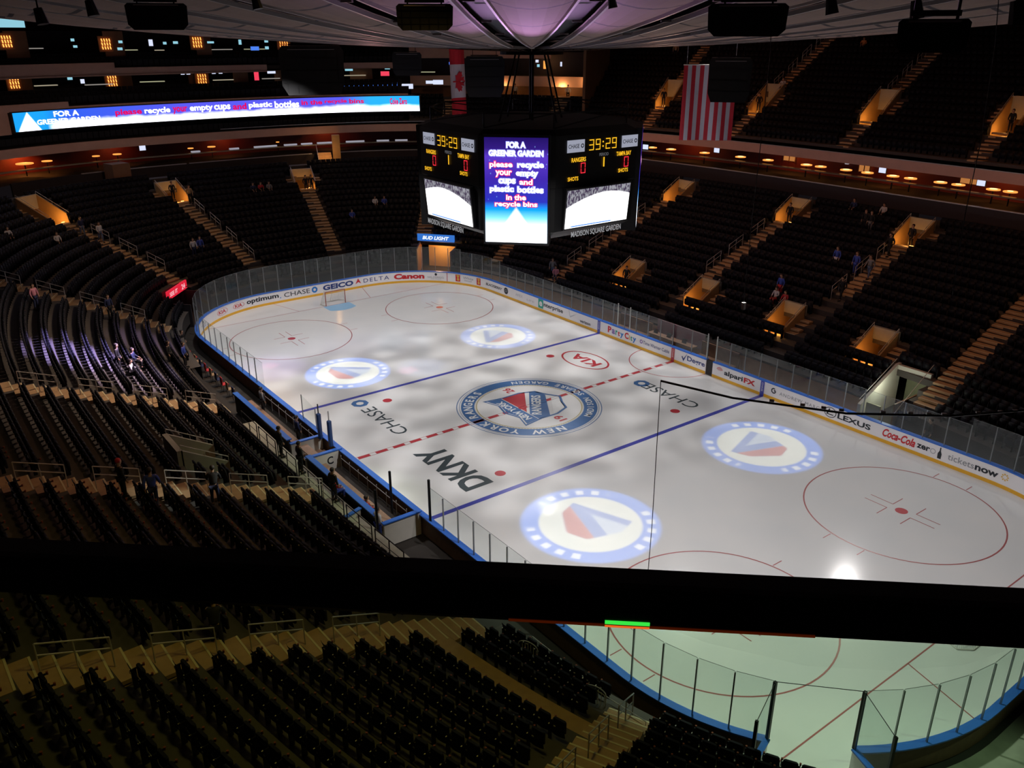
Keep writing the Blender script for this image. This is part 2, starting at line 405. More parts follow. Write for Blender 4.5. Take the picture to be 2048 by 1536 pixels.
def rect(mb, x0, y0, x1, y1, z=Z1): mb.add([(x0, y0, z), (x1, y0, z), (x1, y1, z), (x0, y1, z)], [(0, 1, 2, 3)])
for sx, lab in ((-7.77, 'far blue line'), (7.77, 'near blue line')):
    mb = MB(); rect(mb, sx-.15, -HW, sx+.15, HW); icepart('blue_line', mb, P_BLUE, lab)
mb = MB(); n_ = 47
for i in range(n_):
    y0 = -HW+2*HW*i/n_; y1 = -HW+2*HW*(i+1)/n_
    if i % 2 == 0: rect(mb, -.15, y0-0.09, .15, y1+0.09)
icepart('centre_line_marking', mb, P_RED, 'red dashed centre line')
mb = MB(); rect(mb, -.15, -HW, -.12, HW, .006); rect(mb, .12, -HW, .15, HW, .006); icepart('centre_line_marking', mb, P_RED2)
for sg in (-1, 1):
    mb = MB(); y = HW-(R0-math.sqrt(R0**2-(27.13-(HL-R0))**2)); rect(mb, sg*27.13-.03, -y, sg*27.13+.03, y); icepart('goal_line', mb, P_RED2)
    for t in (-1, 1):
        mb = MB()
        a = Vector((sg*27.13, t*3.353)); b = Vector((sg*30.46, t*4.27)); d = (b-a).normalized(); q = Vector((-d.y, d.x))*.025
        mb.add([(a.x+q.x, a.y+q.y, Z1), (a.x-q.x, a.y-q.y, Z1), (b.x-q.x, b.y-q.y, Z1), (b.x+q.x, b.y+q.y, Z1)], [(0, 1, 2, 3)])
        icepart('trapezoid_line', mb, P_RED2)
    mb = MB(); P_ = [(sg*27.10, -1.22)]+[(sg*(27.1-1.37-(math.sqrt(max(0, 1.83**2-yy*yy))-1.36)), yy) for yy in np.linspace(-1.22, 1.22, 13)]+[(sg*27.10, 1.22)]
    mb.add([(x, y, .003) for x, y in P_], [tuple(range(len(P_)))]); icepart('goal_crease', mb, P_LBLUE, 'light blue goal crease')
    for ty in (-1, 1):
        cx, cy = sg*21.03, ty*6.706
        mb = MB(); ringp(I0, mb, cx, cy, 4.53, 4.60, 72)
        for ax in (-1, 1):
            for bx in (-1, 1):
                rect(mb, cx+ax*.87-.025, cy+bx*4.57, cx+ax*.87+.025, cy+bx*5.17)
        icepart('faceoff_circle', mb, P_RED2)
        mb = MB(); disc(I0, mb, cx, cy, .30, n=20); icepart('faceoff_spot', mb, P_RED)
        mb = MB()
        for ax in (-1, 1):
            for bx in (-1, 1):
                x0 = cx+ax*.61; y0 = cy+bx*.27
                rect(mb, min(x0, x0+ax*1.2), y0-.025, max(x0, x0+ax*1.2), y0+.025); rect(mb, x0-.025, min(y0, y0+bx*.9), x0+.025, max(y0, y0+bx*.9))
        icepart('faceoff_marks', mb, P_RED2)
    for ty in (-1, 1):
        mb = MB(); disc(I0, mb, sg*6.096, ty*6.706, .30, n=20); icepart('faceoff_spot', mb, P_RED)
mb = MB(); ringp(I0, mb, 0, HW, 3.02, 3.08, 40, 180, 360); icepart('referee_crease', mb, P_RED, 'red half circle at the far boards')
# centre emblem, its top towards the benches
LF = FLIP(0, 0)
L2_ = FLIP(0, 0, .006); L3_ = FLIP(0, 0, .008)
mb = MB(); ringp(LF, mb, 0, 0, 4.52, 4.57, 96); ringp(LF, mb, 0, 0, 4.36, 4.39, 96); ringp(LF, mb, 0, 0, 3.44, 4.28, 96)
EMB = icepart('centre_emblem', mb, P_LOGO, 'round blue and white team emblem')
mb = MB(); ringp(LF, mb, 0, 0, 3.28, 3.34, 96)
for i in range(120):
    a = 2*math.pi*i/120; disc(LF, mb, 3.39*math.cos(a), 3.39*math.sin(a), .035, n=5)
o = mb.build('gold_rope_ring', P_GOLD, EMB)
def arc_text(mb, s, r, h, a_mid, a_span, outward, fnz, bold=.02):
    n = len(s)
    for i, ch in enumerate(s):
        if ch == ' ': continue
        f = (i+.5)/n-.5
        a = math.radians(a_mid-(f*a_span if outward else -f*a_span))
        ux, uy = (math.cos(a), math.sin(a)) if outward else (-math.cos(a), -math.sin(a))
        rx, ry = uy, -ux
        cx, cy = r*math.cos(a), r*math.sin(a)
        V, F = text2d(ch, bold=bold); hh = h/0.72; W_ = V[:, 0].max(); H_ = V[:, 1].max()
        mb.add([fnz(cx+((x-W_/2)*hh)*rx+((y-H_/2)*hh)*ux, cy+((x-W_/2)*hh)*ry+((y-H_/2)*hh)*uy) for x, y in V], F)
mb = MB()
# logo frame angle = world angle - 180
arc_text(mb, 'NEW YORK', 3.85, .55, 135, 84, True, L2_, .03)
arc_text(mb, 'RANGERS', 3.85, .55, 51, 66, True, L2_, .03)
arc_text(mb, 'MADISON SQUARE GARDEN', 3.86, .42, -86, 132, False, L2_, .02)
mb.build('emblem_lettering', P_WHITE, EMB)
mb = MB(); TL, TR = (-2.06, 1.77), (2.06, 1.63)
out = [(-2.25, 2.0), (-1.1, 1.62), (0, 1.95), (1.1, 1.62), (2.25, 2.0), (2.02, .6), (2.05, -.7), (1.65, -1.75), (.8, -2.1), (0, -2.6), (-.8, -2.1), (-1.65, -1.75), (-2.05, -.7), (-2.02, .6)]
inn = [(x*.93, y*.93) for x, y in out]
n_ = len(out); A = [L2_(*p) for p in out]; B = [L2_(*p) for p in inn]; mb.add(A+B, [(i, (i+1) % n_, n_+(i+1) % n_, n_+i) for i in range(n_)])
shape2d(mb, L2_, [(-2.05, 1.75), (-1.1, 1.45), (0, 1.75), (1.1, 1.45), (2.05, 1.75), (1.9, .78), (-1.9, .78)])
shape2d(mb, L2_, [(-1.95, .72), (-1.0, .72), (1.75, -1.35), (1.45, -1.8), (.75, -1.9), (-1.9, -.15)])
mb.build('shield_blue', P_LOGO, EMB)
mb = MB(); shape2d(mb, L2_, [(-.7, .72), (1.9, .72), (1.9, -1.1)]); mb.build('shield_red', P_RED, EMB)
mb = MB(); shape2d(mb, L2_, [(-1.85, -.5), (.3, -2.0), (0, -2.35), (-1.5, -1.7)]); mb.build('shield_white', P_WHITE, EMB)
mb = MB(); add_text(mb, 'NEW YORK', lambda a, b: L3_(a, 1.22+b), w=3.2, h=.5, bold=.03)
c_, s_ = math.cos(math.radians(-37)), math.sin(math.radians(-37))
add_text(mb, 'RANGERS', lambda a, b: L3_(-.15+a*c_-b*s_, -.45+a*s_+b*c_), w=3.0, h=.62, bold=.03)
mb.build('shield_lettering', P_WHITE, EMB)
mb = MB(); add_text(mb, '19', lambda a, b: L3_(-2.62+a, -.35+b), h=.62, w=.75, bold=.03); add_text(mb, '26', lambda a, b: L3_(2.72+a, -.4+b), h=.62, w=.75, bold=.03)
mb.build('emblem_year', P_RED, EMB)
# sponsor marks on the ice
def ring_mark(fn, mb, cx, cy, r): ringp(fn, mb, cx, cy, r*.45, r, 8, 22.5, 382.5)      # eight-sided ring mark
for cx, cy, mx in ((-3.55, -8.33, -6.72), (4.2, 8.27, 1.62)):
    mb = MB(); add_text(mb, 'CHASE', FLIP(cx, cy), w=4.5, h=.95, bold=.0)
    o = icepart('sponsor_lettering', mb, P_BLACK, 'black painted word')
    mb = MB(); ring_mark(FLIP(mx, cy), mb, 0, 0, .56); mb.build('sponsor_mark', P_LOGO, o)
mb = MB(); add_text(mb, 'DKNY', FLIP(4.0, -8.4), w=5.3, h=1.75, bold=.035); icepart('sponsor_lettering', mb, P_BLACK, 'large black painted letters')
mb = MB(); f = FLIP(-3.97, 8.18); ringp(f, mb, 0, 0, 1.95, 2.12, 48, sy=.62)
add_text(mb, 'KIA', f, w=2.7, h=.95, bold=.03); icepart('sponsor_lettering', mb, P_RED, 'red painted oval with letters')

# ---- boards
BO = thing('dasher_boards', 'white dasher boards with blue caps and yellow kick strip around the ice', 'rink boards')
G_GAPS = [(PERIM-3.62, PERIM-3.02)]                                 # penalty gate (open, dark)
s_g0, s_g1 = s_of(26.94, -11.52), s_of(29.26, -10.09)               # open gate near corner
GAPS = [(PERIM-3.62, PERIM-3.02), (s_g0, s_g1)]
def spans(gaps, s0=0.0, s1=PERIM):
    out_ = []; c = s0
    for a, b in sorted(gaps):
        if a > c: out_.append((c, a))
        c = b
    out_.append((c, s1)); return out_
def wallband(mb, a, b, o0, z0, z1, flip=False):
    ss = srange(a, b, .5); A = [(*bpt(s, o0)[:2], z0) for s in ss]; B = [(*bpt(s, o0)[:2], z1) for s in ss]; mb.strip(A, B)
def solidband(mb, a, b, o0, o1, z0, z1):
    ss = srange(a, b, .5)
    P = [[(*bpt(s, o_)[:2], z) for s in ss] for o_, z in ((o0, z0), (o0, z1), (o1, z1), (o1, z0))]
    for i in range(4): mb.strip(P[i], P[(i+1) % 4])
    for e in (0, -1): mb.add([P[i][e] for i in range(4)], [(0, 1, 2, 3)])
# door jambs where the benches are open
mb = MB(); mk = MB(); mc = MB(); mr = MB()
for a, b in spans(GAPS):
    solidband(mb, a, b, 0.0, .06, .0, 1.03); solidband(mk, a, b, -.012, .0, .0, .2); solidband(mc, a, b, -.03, .27, 1.03, 1.085); solidband(mr, a, b, .061, .12, .0, 1.0)
mb.build('board_face', M_BOARD, BO); mk.build('kick_strip', M_YEL, BO); mc.build('cap_rail', M_BLUECAP, BO); mr.build('board_back', M_BOARDBACK, BO)
for s_, m_, w_ in ((7.77, P_BLUE, .15), (PERIM-7.77, P_BLUE, .15), (0, P_RED, .15), (27.3, P_RED, .03)):
    mb = MB(); ss = srange(s_-w_, s_+w_, .1); mb.strip([(*bpt(q, -.014)[:2], .0) for q in ss], [(*bpt(q, -.014)[:2], 1.03) for q in ss]); o = mb.build('line_mark', m_, BO)
    if w_ > .1:
        mb = MB(); add_text(mb, 'CHASE', lambda a, b, s_=s_: (*bpt(s_-b, -.018)[:2], .62-a), w=.6, h=.12); mb.build('line_mark_lettering', P_WHITE, o)
C_NAVY = mat('ad_navy', (.02, .05, .22), .4); C_BLK = mat('ad_black', (.015, .02, .03), .4); C_RED = mat('ad_red', (.60, .02, .03), .4); C_BLUE = mat('ad_blue', (.02, .20, .62), .4)
C_GREEN = mat('ad_green', (.02, .36, .28), .4); C_GREY = mat('ad_grey', (.30, .31, .34), .4); C_LGREY = mat('ad_pale_grey', (.55, .56, .62), .4); C_GOLD = mat('ad_gold', (.75, .45, .08), .4); C_PURP = mat('ad_purple', (.25, .15, .45), .4)
def adfn(sc, z=.62, dz=0.0):
    return lambda a, b: (*bpt(sc-a, -.014-dz)[:2], z+b)
def ad(s0, s1, txt, m_, h=.42, z=.62, **k):
    mb = MB(); add_text(mb, txt, adfn((s0+s1)/2, z), w=abs(s0-s1), h=h, **k); return mb.build('advert_lettering', m_, BO)
def adshape(m_, draw, sc, z=.62, dz=0.0, parent=None):
    mb = MB(); draw(mb, adfn(sc, z, dz)); return mb.build('advert_mark', m_, parent or BO)
for s0, s1 in ((49.95, 48.6), (47.95, 46.75)):
    adshape(C_RED, lambda mb, f, w=(s0-s1)/2: ringp(f, mb, 0, 0, w*.94, w, 32, sy=.42), (s0+s1)/2); ad(s0-.22, s1+.22, 'KIA', C_RED, .3, bold=.02)
ad(46.5, 43.5, 'optimum', C_BLK, .50, bold=.03); adshape(C_BLUE, lambda mb, f: disc(f, mb, 0, 0, .05), 43.35, .45)
ad(43.0, 40.6, 'CHASE', C_BLK, .40); adshape(C_BLUE, lambda mb, f: ring_mark(f, mb, 0, 0, .29), 40.15)
ad(39.35, 36.35, 'GEICO', C_NAVY, .48, bold=.045)
adshape(C_RED, lambda mb, f: (shape2d(mb, f, [(-.3, -.2), (0, .32), (0, -.02)]), shape2d(mb, f, [(.3, -.2), (0, -.02), (0, .32)])), 35.85)
ad(35.3, 32.8, 'DELTA', C_NAVY, .36, space=1.25)
ad(32.35, 29.5, 'Canon', C_RED, .52, bold=.05)
ad(29.2, 27.6, 'NHL.COM/GCL', C_GREY, .16, .52); ad(28.9, 27.9, 'NHL GREEN', C_LGREY, .10, .36); adshape(C_BLK, lambda mb, f: disc(f, mb, 0, 0, .13, n=6), 28.4, .80)
for sc in (26.2, 23.85):
    o = adshape(C_RED, lambda mb, f: shape2d(mb, f, [(-.24, -.32), (.24, -.32), (.24, .32), (-.24, .32)]), sc); adshape(C_GOLD, lambda mb, f: (shape2d(mb, f, [(-.16, .28), (.18, .28), (.06, 0), (-.04, 0)]), disc(f, mb, .02, -.12, .13)), sc, .62, .004, o)
ad(25.6, 24.5, 'White', C_GREY, .22, .72, shear=.2); ad(25.5, 24.7, 'Diamond', C_GREY, .14, .48)
ad(22.9, 20.5, 'BLACKBERRY', C_BLK, .24, bold=.02, shear=.15); o = adshape(C_BLK, lambda mb, f: disc(f, mb, 0, 0, .30), 19.9); adshape(C_GREY, lambda mb, f: ringp(f, mb, 0, 0, .12, .17, 16, sy=.7), 19.9, .64, .004, o)
ad(18.5, 17.5, 'AMEX', C_LGREY, .24, .64); ad(16.9, 15.9, 'LIFE', C_LGREY, .16, .55)
o = adshape(C_GREEN, lambda mb, f: shape2d(mb, f, [(-.33, -.38), (.33, -.38), (.33, .38), (-.33, .38)]), 15.0, .63)
mb = MB(); add_text(mb, 'e', adfn(15.0, .63, .004), w=.4, h=.42, bold=.03); mb.build('advert_mark', M_BOARD, o)
ad(14.6, 12.1, 'nterprise', C_BLK, .44, .62, bold=.02)
adshape(C_LGREY, lambda mb, f: shape2d(mb, f, [(-.5, .3), (-.44, .3), (-.30, -.15), (.55, .22), (-.3, -.28)]), 10.9, .68); ad(10.0, 8.75, 'verizon', C_BLK, .24, .45, bold=.02)
for ch, a, b, m_ in (('P', 6.75, 6.35, C_RED), ('a', 6.3, 5.95, C_PURP), ('r', 5.9, 5.68, C_GREEN), ('t', 5.64, 5.42, C_RED), ('y', 5.38, 5.02, C_BLUE), ('C', 4.9, 4.48, C_RED), ('i', 4.43, 4.34, C_GOLD), ('t', 4.28, 4.08, C_GREEN), ('y', 4.03, 3.68, C_BLUE)):
    ad(a, b, ch, m_, .5 if ch in 'PC' else (.38 if ch != 'y' else .42), .64 if ch in 'PC' else (.58 if ch != 'y' else .50), bold=.04)
adshape(C_PURP, lambda mb, f: ringp(f, mb, 0, 0, .08, .15, 16), 3.15, .62); ad(2.95, .35, 'Time Warner Cable', C_NAVY, .26, .62)
adshape(C_NAVY, lambda mb, f: shape2d(mb, f, [(-.22, .02), (-.14, .08), (-.05, -.1), (.28, .36), (-.03, -.3)]), -1.05, .62)
ad(-1.35, -2.95, 'Degre', C_NAVY, .46, .60, bold=.02)
adshape(C_RED, lambda mb, f: [ringp(f, mb, 0, 0, r, r+.035, 16, 20, 160) for r in (.08, .16, .24)], -4.25, .60)
ad(-4.65, -6.2, 'alpari', C_BLK, .44, .58, bold=.03); ad(-6.28, -7.2, 'FX', C_RED, .36, .62, bold=.04)
adshape(C_BLK, lambda mb, f: (ringp(f, mb, 0, 0, .12, .2, 6, 60, 360), disc(f, mb, .08, .02, .06)), -8.65, .64); ad(-9.1, -12.0, 'ANDREW MARC', C_GREY, .22, .60, space=1.2)
adshape(C_BLK, lambda mb, f: (ringp(f, mb, 0, 0, .36, .41, 28, sy=.8), shape2d(mb, f, [(-.12, .22), (-.02, .22), (-.14, -.1), (.24, -.1), (.2, -.16), (-.26, -.16)])), -12.75, .62); ad(-13.25, -15.4, 'LEXUS', C_BLK, .34, .58, bold=.03)
ad(-16.15, -18.1, 'Coca-Cola', C_RED, .5, .64, bold=.03, shear=.35); ad(-18.2, -18.95, 'zer', C_BLK, .26, .60, bold=.03); adshape(C_GREY, lambda mb, f: ringp(f, mb, 0, 0, .12, .15, 16), -19.12, .60)
adshape(C_BLK, lambda mb, f: shape2d(mb, f, [(-.1, -.34), (.1, -.34), (.11, -.05), (.035, .12), (.03, .32), (-.03, .32), (-.035, .12), (-.11, -.05)]), -19.5, .64)
ad(-19.95, -21.35, 'tickets', C_GREY, .36, .62, bold=.005); ad(-21.4, -22.6, 'now', C_BLK, .28, .58, bold=.035); adshape(C_GOLD, lambda mb, f: [ringp(f, mb, 0, 0, .1, .2, 3, a, a+25) for a in range(0, 360, 45)], -22.95, .66)
ad(53.1, 51.9, 'BEST SPORTS', C_GREY, .14, .58); ad(52.9, 52.0, 'OFFERS', C_BLUE, .10, .40); adshape(C_BLK, lambda mb, f: disc(f, mb, 0, 0, .09), 52.5, .78)
# penalty gate standing open
mb = MB(); x, y, n_ = bpt(PERIM-3.32); mb.box((x, y+.10, .55), (.56, .07, 1.0)); o = mb.build('penalty_box_gate', M_BLACK); tag(o, 'dark penalty box gate in the far boards between two pale adverts', 'gate')

# ---- glass panes and posts
def glass_h(s):
    x, y, _ = bpt(s)
    return 3.35 if abs(x) > 25.5 or (abs(x) > 22.0 and y < 0) else (3.1 if abs(x) > 21 else 2.75)
pane_runs = []
def run(sa, sb, where, step=1.22):
    n = max(1, round((sb-sa)/step)); pane_runs.append((sa, sb, n, where))
s_nl = s_of(-10.2, -12.95); s_nr = s_of(9.4, -12.95)
s_L1 = s_of(-21.0, 12.9); s_far0 = s_of(-30.4, 5); s_far1 = s_of(-30.4, -5); s_nlc = s_of(-22, -12.9)
run(.2, s_L1, 'left of the far red line'); run(s_L1, s_far1+6, 'round the far end boards')
run(s_far1+6, s_nl, 'along the near left boards')
run(s_nr, s_g0, 'from the near bench to the gate'); run(s_g1, s_of(30.4, 3), 'right of the open gate')
run(s_of(30.4, 3), PERIM-22, 'round the right corner'); run(PERIM-22, PERIM-3.7, 'right of the dark penalty gate'); run(PERIM-3.0, PERIM-.1, 'between red line and penalty gate')
def project(P):
    d = Vector(P)-CAM; z = d.dot(fwd)
    if z <= .1: return None
    return 1024+FPX*d.dot(RX)/z, 768-FPX*d.dot(UY)/z, z
def inview(P, m_=120):
    q = project(P); return q is not None and -m_ < q[0] < 2048+m_ and -m_ < q[1] < 1536+m_
npane = 0
for sa, sb, n, where in pane_runs:
    for i in range(n):
        a = sa+(sb-sa)*i/n; b = sa+(sb-sa)*(i+1)/n; mid = (a+b)/2
        x, y, nn = bpt(mid, .08)
        if not inview((x, y, 2), 250): continue
        h = glass_h(mid); xa, ya, na = bpt(a+.025, .085); xb, yb, nb_ = bpt(b-.025, .085)
        r = thing('rink_glass', 'clear rink glass, %s pane %s' % (ordi(i), where), 'glass pane', (x, y, 1.08), group='rink glass panes')
        mb = MB(); t_ = .006
        A = Vector((xa-x, ya-y, 0)); B = Vector((xb-x, yb-y, 0)); nv = Vector((nn[0], nn[1], 0))*t_
        mb.add([A-nv, B-nv, B-nv+Vector((0, 0, h-1.08)), A-nv+Vector((0, 0, h-1.08))], [(0, 1, 2, 3)])
        mb.build('pane', G_GLASS, r)
        mb = MB(); px, py, pn = bpt(a, .12); big = i == 0
        mb.obox((px-x, py-y, (h-1.08)/2-.02), (pn[0]*.03, pn[1]*.03, 0), (-pn[1]*(.022), pn[0]*(.022), 0), (0, 0, (h-1.08)/2+.0))
        mb.build('post', M_ALU, r)
        mb = MB(); mb.tube((xa-x, ya-y, h-1.08), (xb-x, yb-y, h-1.08), .008, 4); mb.build('top_edge', M_ALU, r)
        npane += 1
# heavier posts of the open gate and the two leaves swung outward
for (s_, d_, lab, an) in ((s_g0, 1, 'left leaf of the open glass gate at the near corner of the rink', -.3), (s_g1, -1, 'right leaf of the open glass gate at the near corner of the rink', .3)):
    x, y, nn = bpt(s_, .08); out_ = Vector((nn[0], nn[1], 0)); tn = Vector((-nn[1], nn[0], 0))
    dr = (out_*math.cos(an)+tn*math.sin(an)).normalized()
    r = thing('glass_gate_leaf', lab, 'gate', (x, y, 0)); L_ = 1.45
    mb = MB(); mb.obox(dr*L_/2+Vector((0, 0, .52)), dr*L_/2, dr.cross(Vector((0, 0, 1)))*.04, (0, 0, .5)); mb.build('board_leaf', M_BOARD, r)
    mb = MB(); mb.obox(dr*L_/2+Vector((0, 0, 1.05)), dr*L_/2, dr.cross(Vector((0, 0, 1)))*.1, (0, 0, .03)); mb.build('cap_rail', M_BLUECAP, r)
    mb = MB(); mb.add([dr*.06+Vector((0, 0, 1.08)), dr*L_+Vector((0, 0, 1.08)), dr*L_+Vector((0, 0, 2.9)), dr*.06+Vector((0, 0, 3.3))], [(0, 1, 2, 3)]); mb.build('pane', G_GLASS, r)
    mb = MB(); mb.obox((0, 0, 2.2), (.05, 0, 0), (0, .05, 0), (0, 0, 1.12)); mb.obox(dr*L_+Vector((0, 0, 2.0)), dr*.04, dr.cross(Vector((0, 0, 1)))*.05, (0, 0, .92)); mb.tube(Vector((0, 0, 3.3)), dr*L_+Vector((0, 0, 2.9)), .012); mb.build('post', M_BLACK, r)
a_ = bpt(s_g0, .08); b_ = bpt(s_g1, .08); mb = MB(); mb.tube((a_[0], a_[1], 3.32), (b_[0], b_[1], 3.32), .012); tag(mb.build('gate_tie_cable', M_BLACK), 'thin cable stretched across the top of the open glass gate', 'cable')
mb = MB(); P_ = [bpt(s_g0, .0)[:2], bpt(s_g0, 5)[:2], bpt(s_g1, 5)[:2], bpt(s_g1, 0)[:2]]; mb.prism(P_, -.05, -.004); o = mb.build('floor_mat', M_WHITEW); tag(o, 'pale floor covering running out through the open gate', 'floor mat')
for x_, y_, an, h_, lab in ((9.45, -13.1, 0, 3.2, 'tall black post at the near end of the bench opening, on the boards'), (8.5, -15.3, 0, 3.0, 'tall dark post behind the near bench, beside the white end wall'), (7.7, -14.1, 0, 3.2, 'tall grey post standing over the near end of the bench')):
    mb = MB(); mb.box((x_, y_, h_/2+.5), (.09, .09, h_-1)); mb.box((x_+.08, y_, h_/2+.5), (.03, .03, h_-1)); tag(mb.build('bench_post', M_BLACK), lab, 'post')

# ---- goals
def goal(sg, lab):
    r = thing('hockey_goal', lab, 'goal', (sg*27.13, 0, 0))
    mb = MB()
    for t in (-1, 1): mb.tube((0, t*.915, 0), (0, t*.915, 1.22), .035, 8)
    mb.tube((0, -.915, 1.22), (0, .915, 1.22), .035, 8); mb.build('red_frame', mat('goal_red', (.35, .06, .04), .4), r)
    mb = MB(); base = [(0, -.915), (sg*.7, -1.15), (sg*1.1, -.7), (sg*1.1, .7), (sg*.7, 1.15), (0, .915)]
    mb.line([(x, y, .04) for x, y in base], .03); mb.line([(0, -.915, 1.2), (sg*.5, -.8, 1.2), (sg*.5, .8, 1.2), (0, .915, 1.2)], .02)
    mb.tube((sg*.5, 0, 1.2), (sg*1.1, 0, .04), .02); mb.build('base_frame', M_WHITEW, r)
    mb = MB(); top = [(0, -.915), (sg*.5, -.8), (sg*.5, -.5), (sg*.5, .5), (sg*.5, .8), (0, .915)]
    for i in range(5):
        for k in range(9):
            f = k/8
            a = Vector((*(base[i][j]*(1-f)+base[i+1][j]*f for j in (0, 1)), .04)); b = Vector((*(top[i][j]*(1-f)+top[i+1][j]*f for j in (0, 1)), 1.2)); mb.tube(a, b, .006, 3)
        for k in range(1, 9):
            f = k/9; q = [Vector((*(base[i+e][j]*(1-f)+top[i+e][j]*f for j in (0, 1)), .04+1.16*f)) for e in (0, 1)]; mb.tube(q[0], q[1], .006, 3)
    mb.build('net', mat('goal_net_cord', (.7, .7, .68), .8), r)
goal(-1, 'hockey goal with red posts and white net at the far end of the ice'); goal(1, 'hockey goal at the near end of the ice, mostly behind the rail')

# ---- protective netting over the near end
P_net = [(22.3, -12.5), (24.4, -11.75), (27.0, -10.1), (28.8, -8.1), (30.0, -6.0), (30.8, -3.0), (31.0, 0), (31.0, 6)]
r = thing('safety_netting', 'fine safety netting hung from a black cable above the near end glass', 'netting')
mb = MB(); zz = [12.0, 11.97, 11.97, 12.0, 12.05, 12.1, 12.1, 12.1]; mb.line([(x, y, z) for (x, y), z in zip(P_net, zz)], .035); mb.build('top_cable', M_BLACK, r)
mb = MB()
for i, f in enumerate((.35, .62, .8, .95)):
    for (x0, y0), (x1, y1) in zip(P_net[1:6], P_net[2:7]):
        mb.box((x0+(x1-x0)*f, y0+(y1-y0)*f, 12.05), (.13, .06, .06), math.atan2(y1-y0, x1-x0))
mb.build('cable_clamps', M_STEEL, r)
mb = MB(); mb.line([(22.3, -12.5, 12), (22.38, -12.52, 7), (22.3, -12.5, 2.9)], .012); mb.build('edge_cord', M_BLACK, r)
mb = MB(); mb.strip([(x, y, 12) for x, y in P_net], [(x, y, 3.3) for x, y in P_net]); mb.build('mesh', G_NET, r)
def wirepix(pts, t, r_, name, lab, tip=False):
    P = []
    for (u, v) in pts:
        d = fwd+RX*((u-1024)/FPX)+UY*(-(v-768)/FPX); hn = math.hypot(d.x, d.y); P.append(CAM+d*(t/hn))
    mb = MB(); mb.line(P, r_, 5)
    o = mb.build(name, mat('cable_grey', (.16, .16, .17), .5)); tag(o, lab, 'cable')
    if tip: mb = MB(); mb.box(P[-1], (.10, .10, .22)); h_ = mb.build('hook', M_TAG); h_.parent = o
wirepix([(1546, -70), (1541, 100), (1520, 300), (1504, 440), (1487, 612)], 26, .012, 'hanging_cable', 'thin grey cable hanging past the large striped flag, with a pale hook', True)
wirepix([(2002, -60), (1990, 90), (1962, 280), (1930, 430), (1905, 590)], 24, .012, 'hanging_cable', 'thin grey cable hanging at the right, over the dark upper seats', False)

# ================================================================== stands
LX = 17.0
def spoke(u):
    u = np.atleast_1d(np.asarray(u, float)); bx = np.zeros_like(u); an = np.zeros_like(u)
    for i, q in enumerate(u):
        if q < 90: bx[i], an[i] = LX, q
        elif q < 124: bx[i], an[i] = 107-q, 90
        elif q < 304: bx[i], an[i] = -LX, q-34
        elif q < 338: bx[i], an[i] = q-321, 270
        else: bx[i], an[i] = LX, q-428
    a = np.radians(an); return bx, np.cos(a), np.sin(a)
def cpt(u, a, b, n):
    bx, dx, dy = spoke(u); lo = np.zeros_like(bx); hi = np.full_like(bx, 120.0)
    for _ in range(36):
        m = (lo+hi)/2; f = (np.abs(bx+m*dx)/a)**n+(np.abs(m*dy)/b)**n; o = f > 1; hi = np.where(o, m, hi); lo = np.where(o, lo, m)
    return np.stack([bx+lo*dx, lo*dy], 1)
LOW = lambda k: (32.8+19*k, 15.1+19.2*k, 2.75+.9*math.exp(-8*max(k, 0)))
LOWZ = lambda k: .9+7.4*k
UPP = lambda k: (55+16*k, 38.3+15.5*k, 2.75-.2*k)
UPPZ = lambda k: 12.1+9.2*k
def uN(x): return 107-x
def uL(t): return (t if t > 0 else t+360)+34
def uS(x): return 321+x
def uR(t): return t if t > 0 else 428+t
class Bowl:
    def __init__(s, par, zf, k0, dk): s.par, s.zf, s.k0, s.dk = par, zf, k0, dk; s.ex = []
    def kk(s, j): return s.k0+s.dk*j
    def zz(s, j): return s.zf(s.kk(j)+.5*s.dk)
    def P(s, u, k): return cpt(u, *s.par(k))
    def frame(s, u, k):
        p = s.P([u], k)[0]; bx, dx, dy = spoke([u]); return Vector((p[0], p[1], 0)), Vector((dx[0], dy[0], 0)), Vector((-dy[0], dx[0], 0))
    def terrace(s, name, u0, u1, j0, j1, mats, skip=()):
        us = set(np.arange(u0, u1+.01, 1.5)); us |= {u1}
        for e in s.ex:
            for q in e[:2]:
                if u0 < q < u1: us.add(q)
        us = np.array(sorted(us)); mb = MB(); pts = {j: s.P(us, s.kk(j)) for j in range(j0, j1+1)}
        for j in range(j0, j1):
            z = s.zz(j); zb = s.zz(j-1) if j > 0 else s.zz(0)-(1.0 if s is LB else .25)
            for i in range(len(us)-1):
                um = (us[i]+us[i+1])/2; km = s.kk(j)+.5*s.dk
                if any(e[0] < um < e[1] and e[2] < km < e[3] for e in s.ex): continue
                if any(f(um, km) for f in skip): continue
                a, b = pts[j][i], pts[j][i+1]; c, d = pts[j+1][i+1], pts[j+1][i]
                mb.cur = 0; mb.add([(*a, z), (*b, z), (*c, z), (*d, z)], [(0, 1, 2, 3)])
                mb.cur = 1; mb.add([(*a, zb), (*b, zb), (*b, z), (*a, z)], [(0, 1, 2, 3)])
        return struct(mb.build(name, mats))
LB = Bowl(LOW, LOWZ, .0192, .0535); UB = Bowl(UPP, UPPZ, .02, .0575)
DK = LB.dk

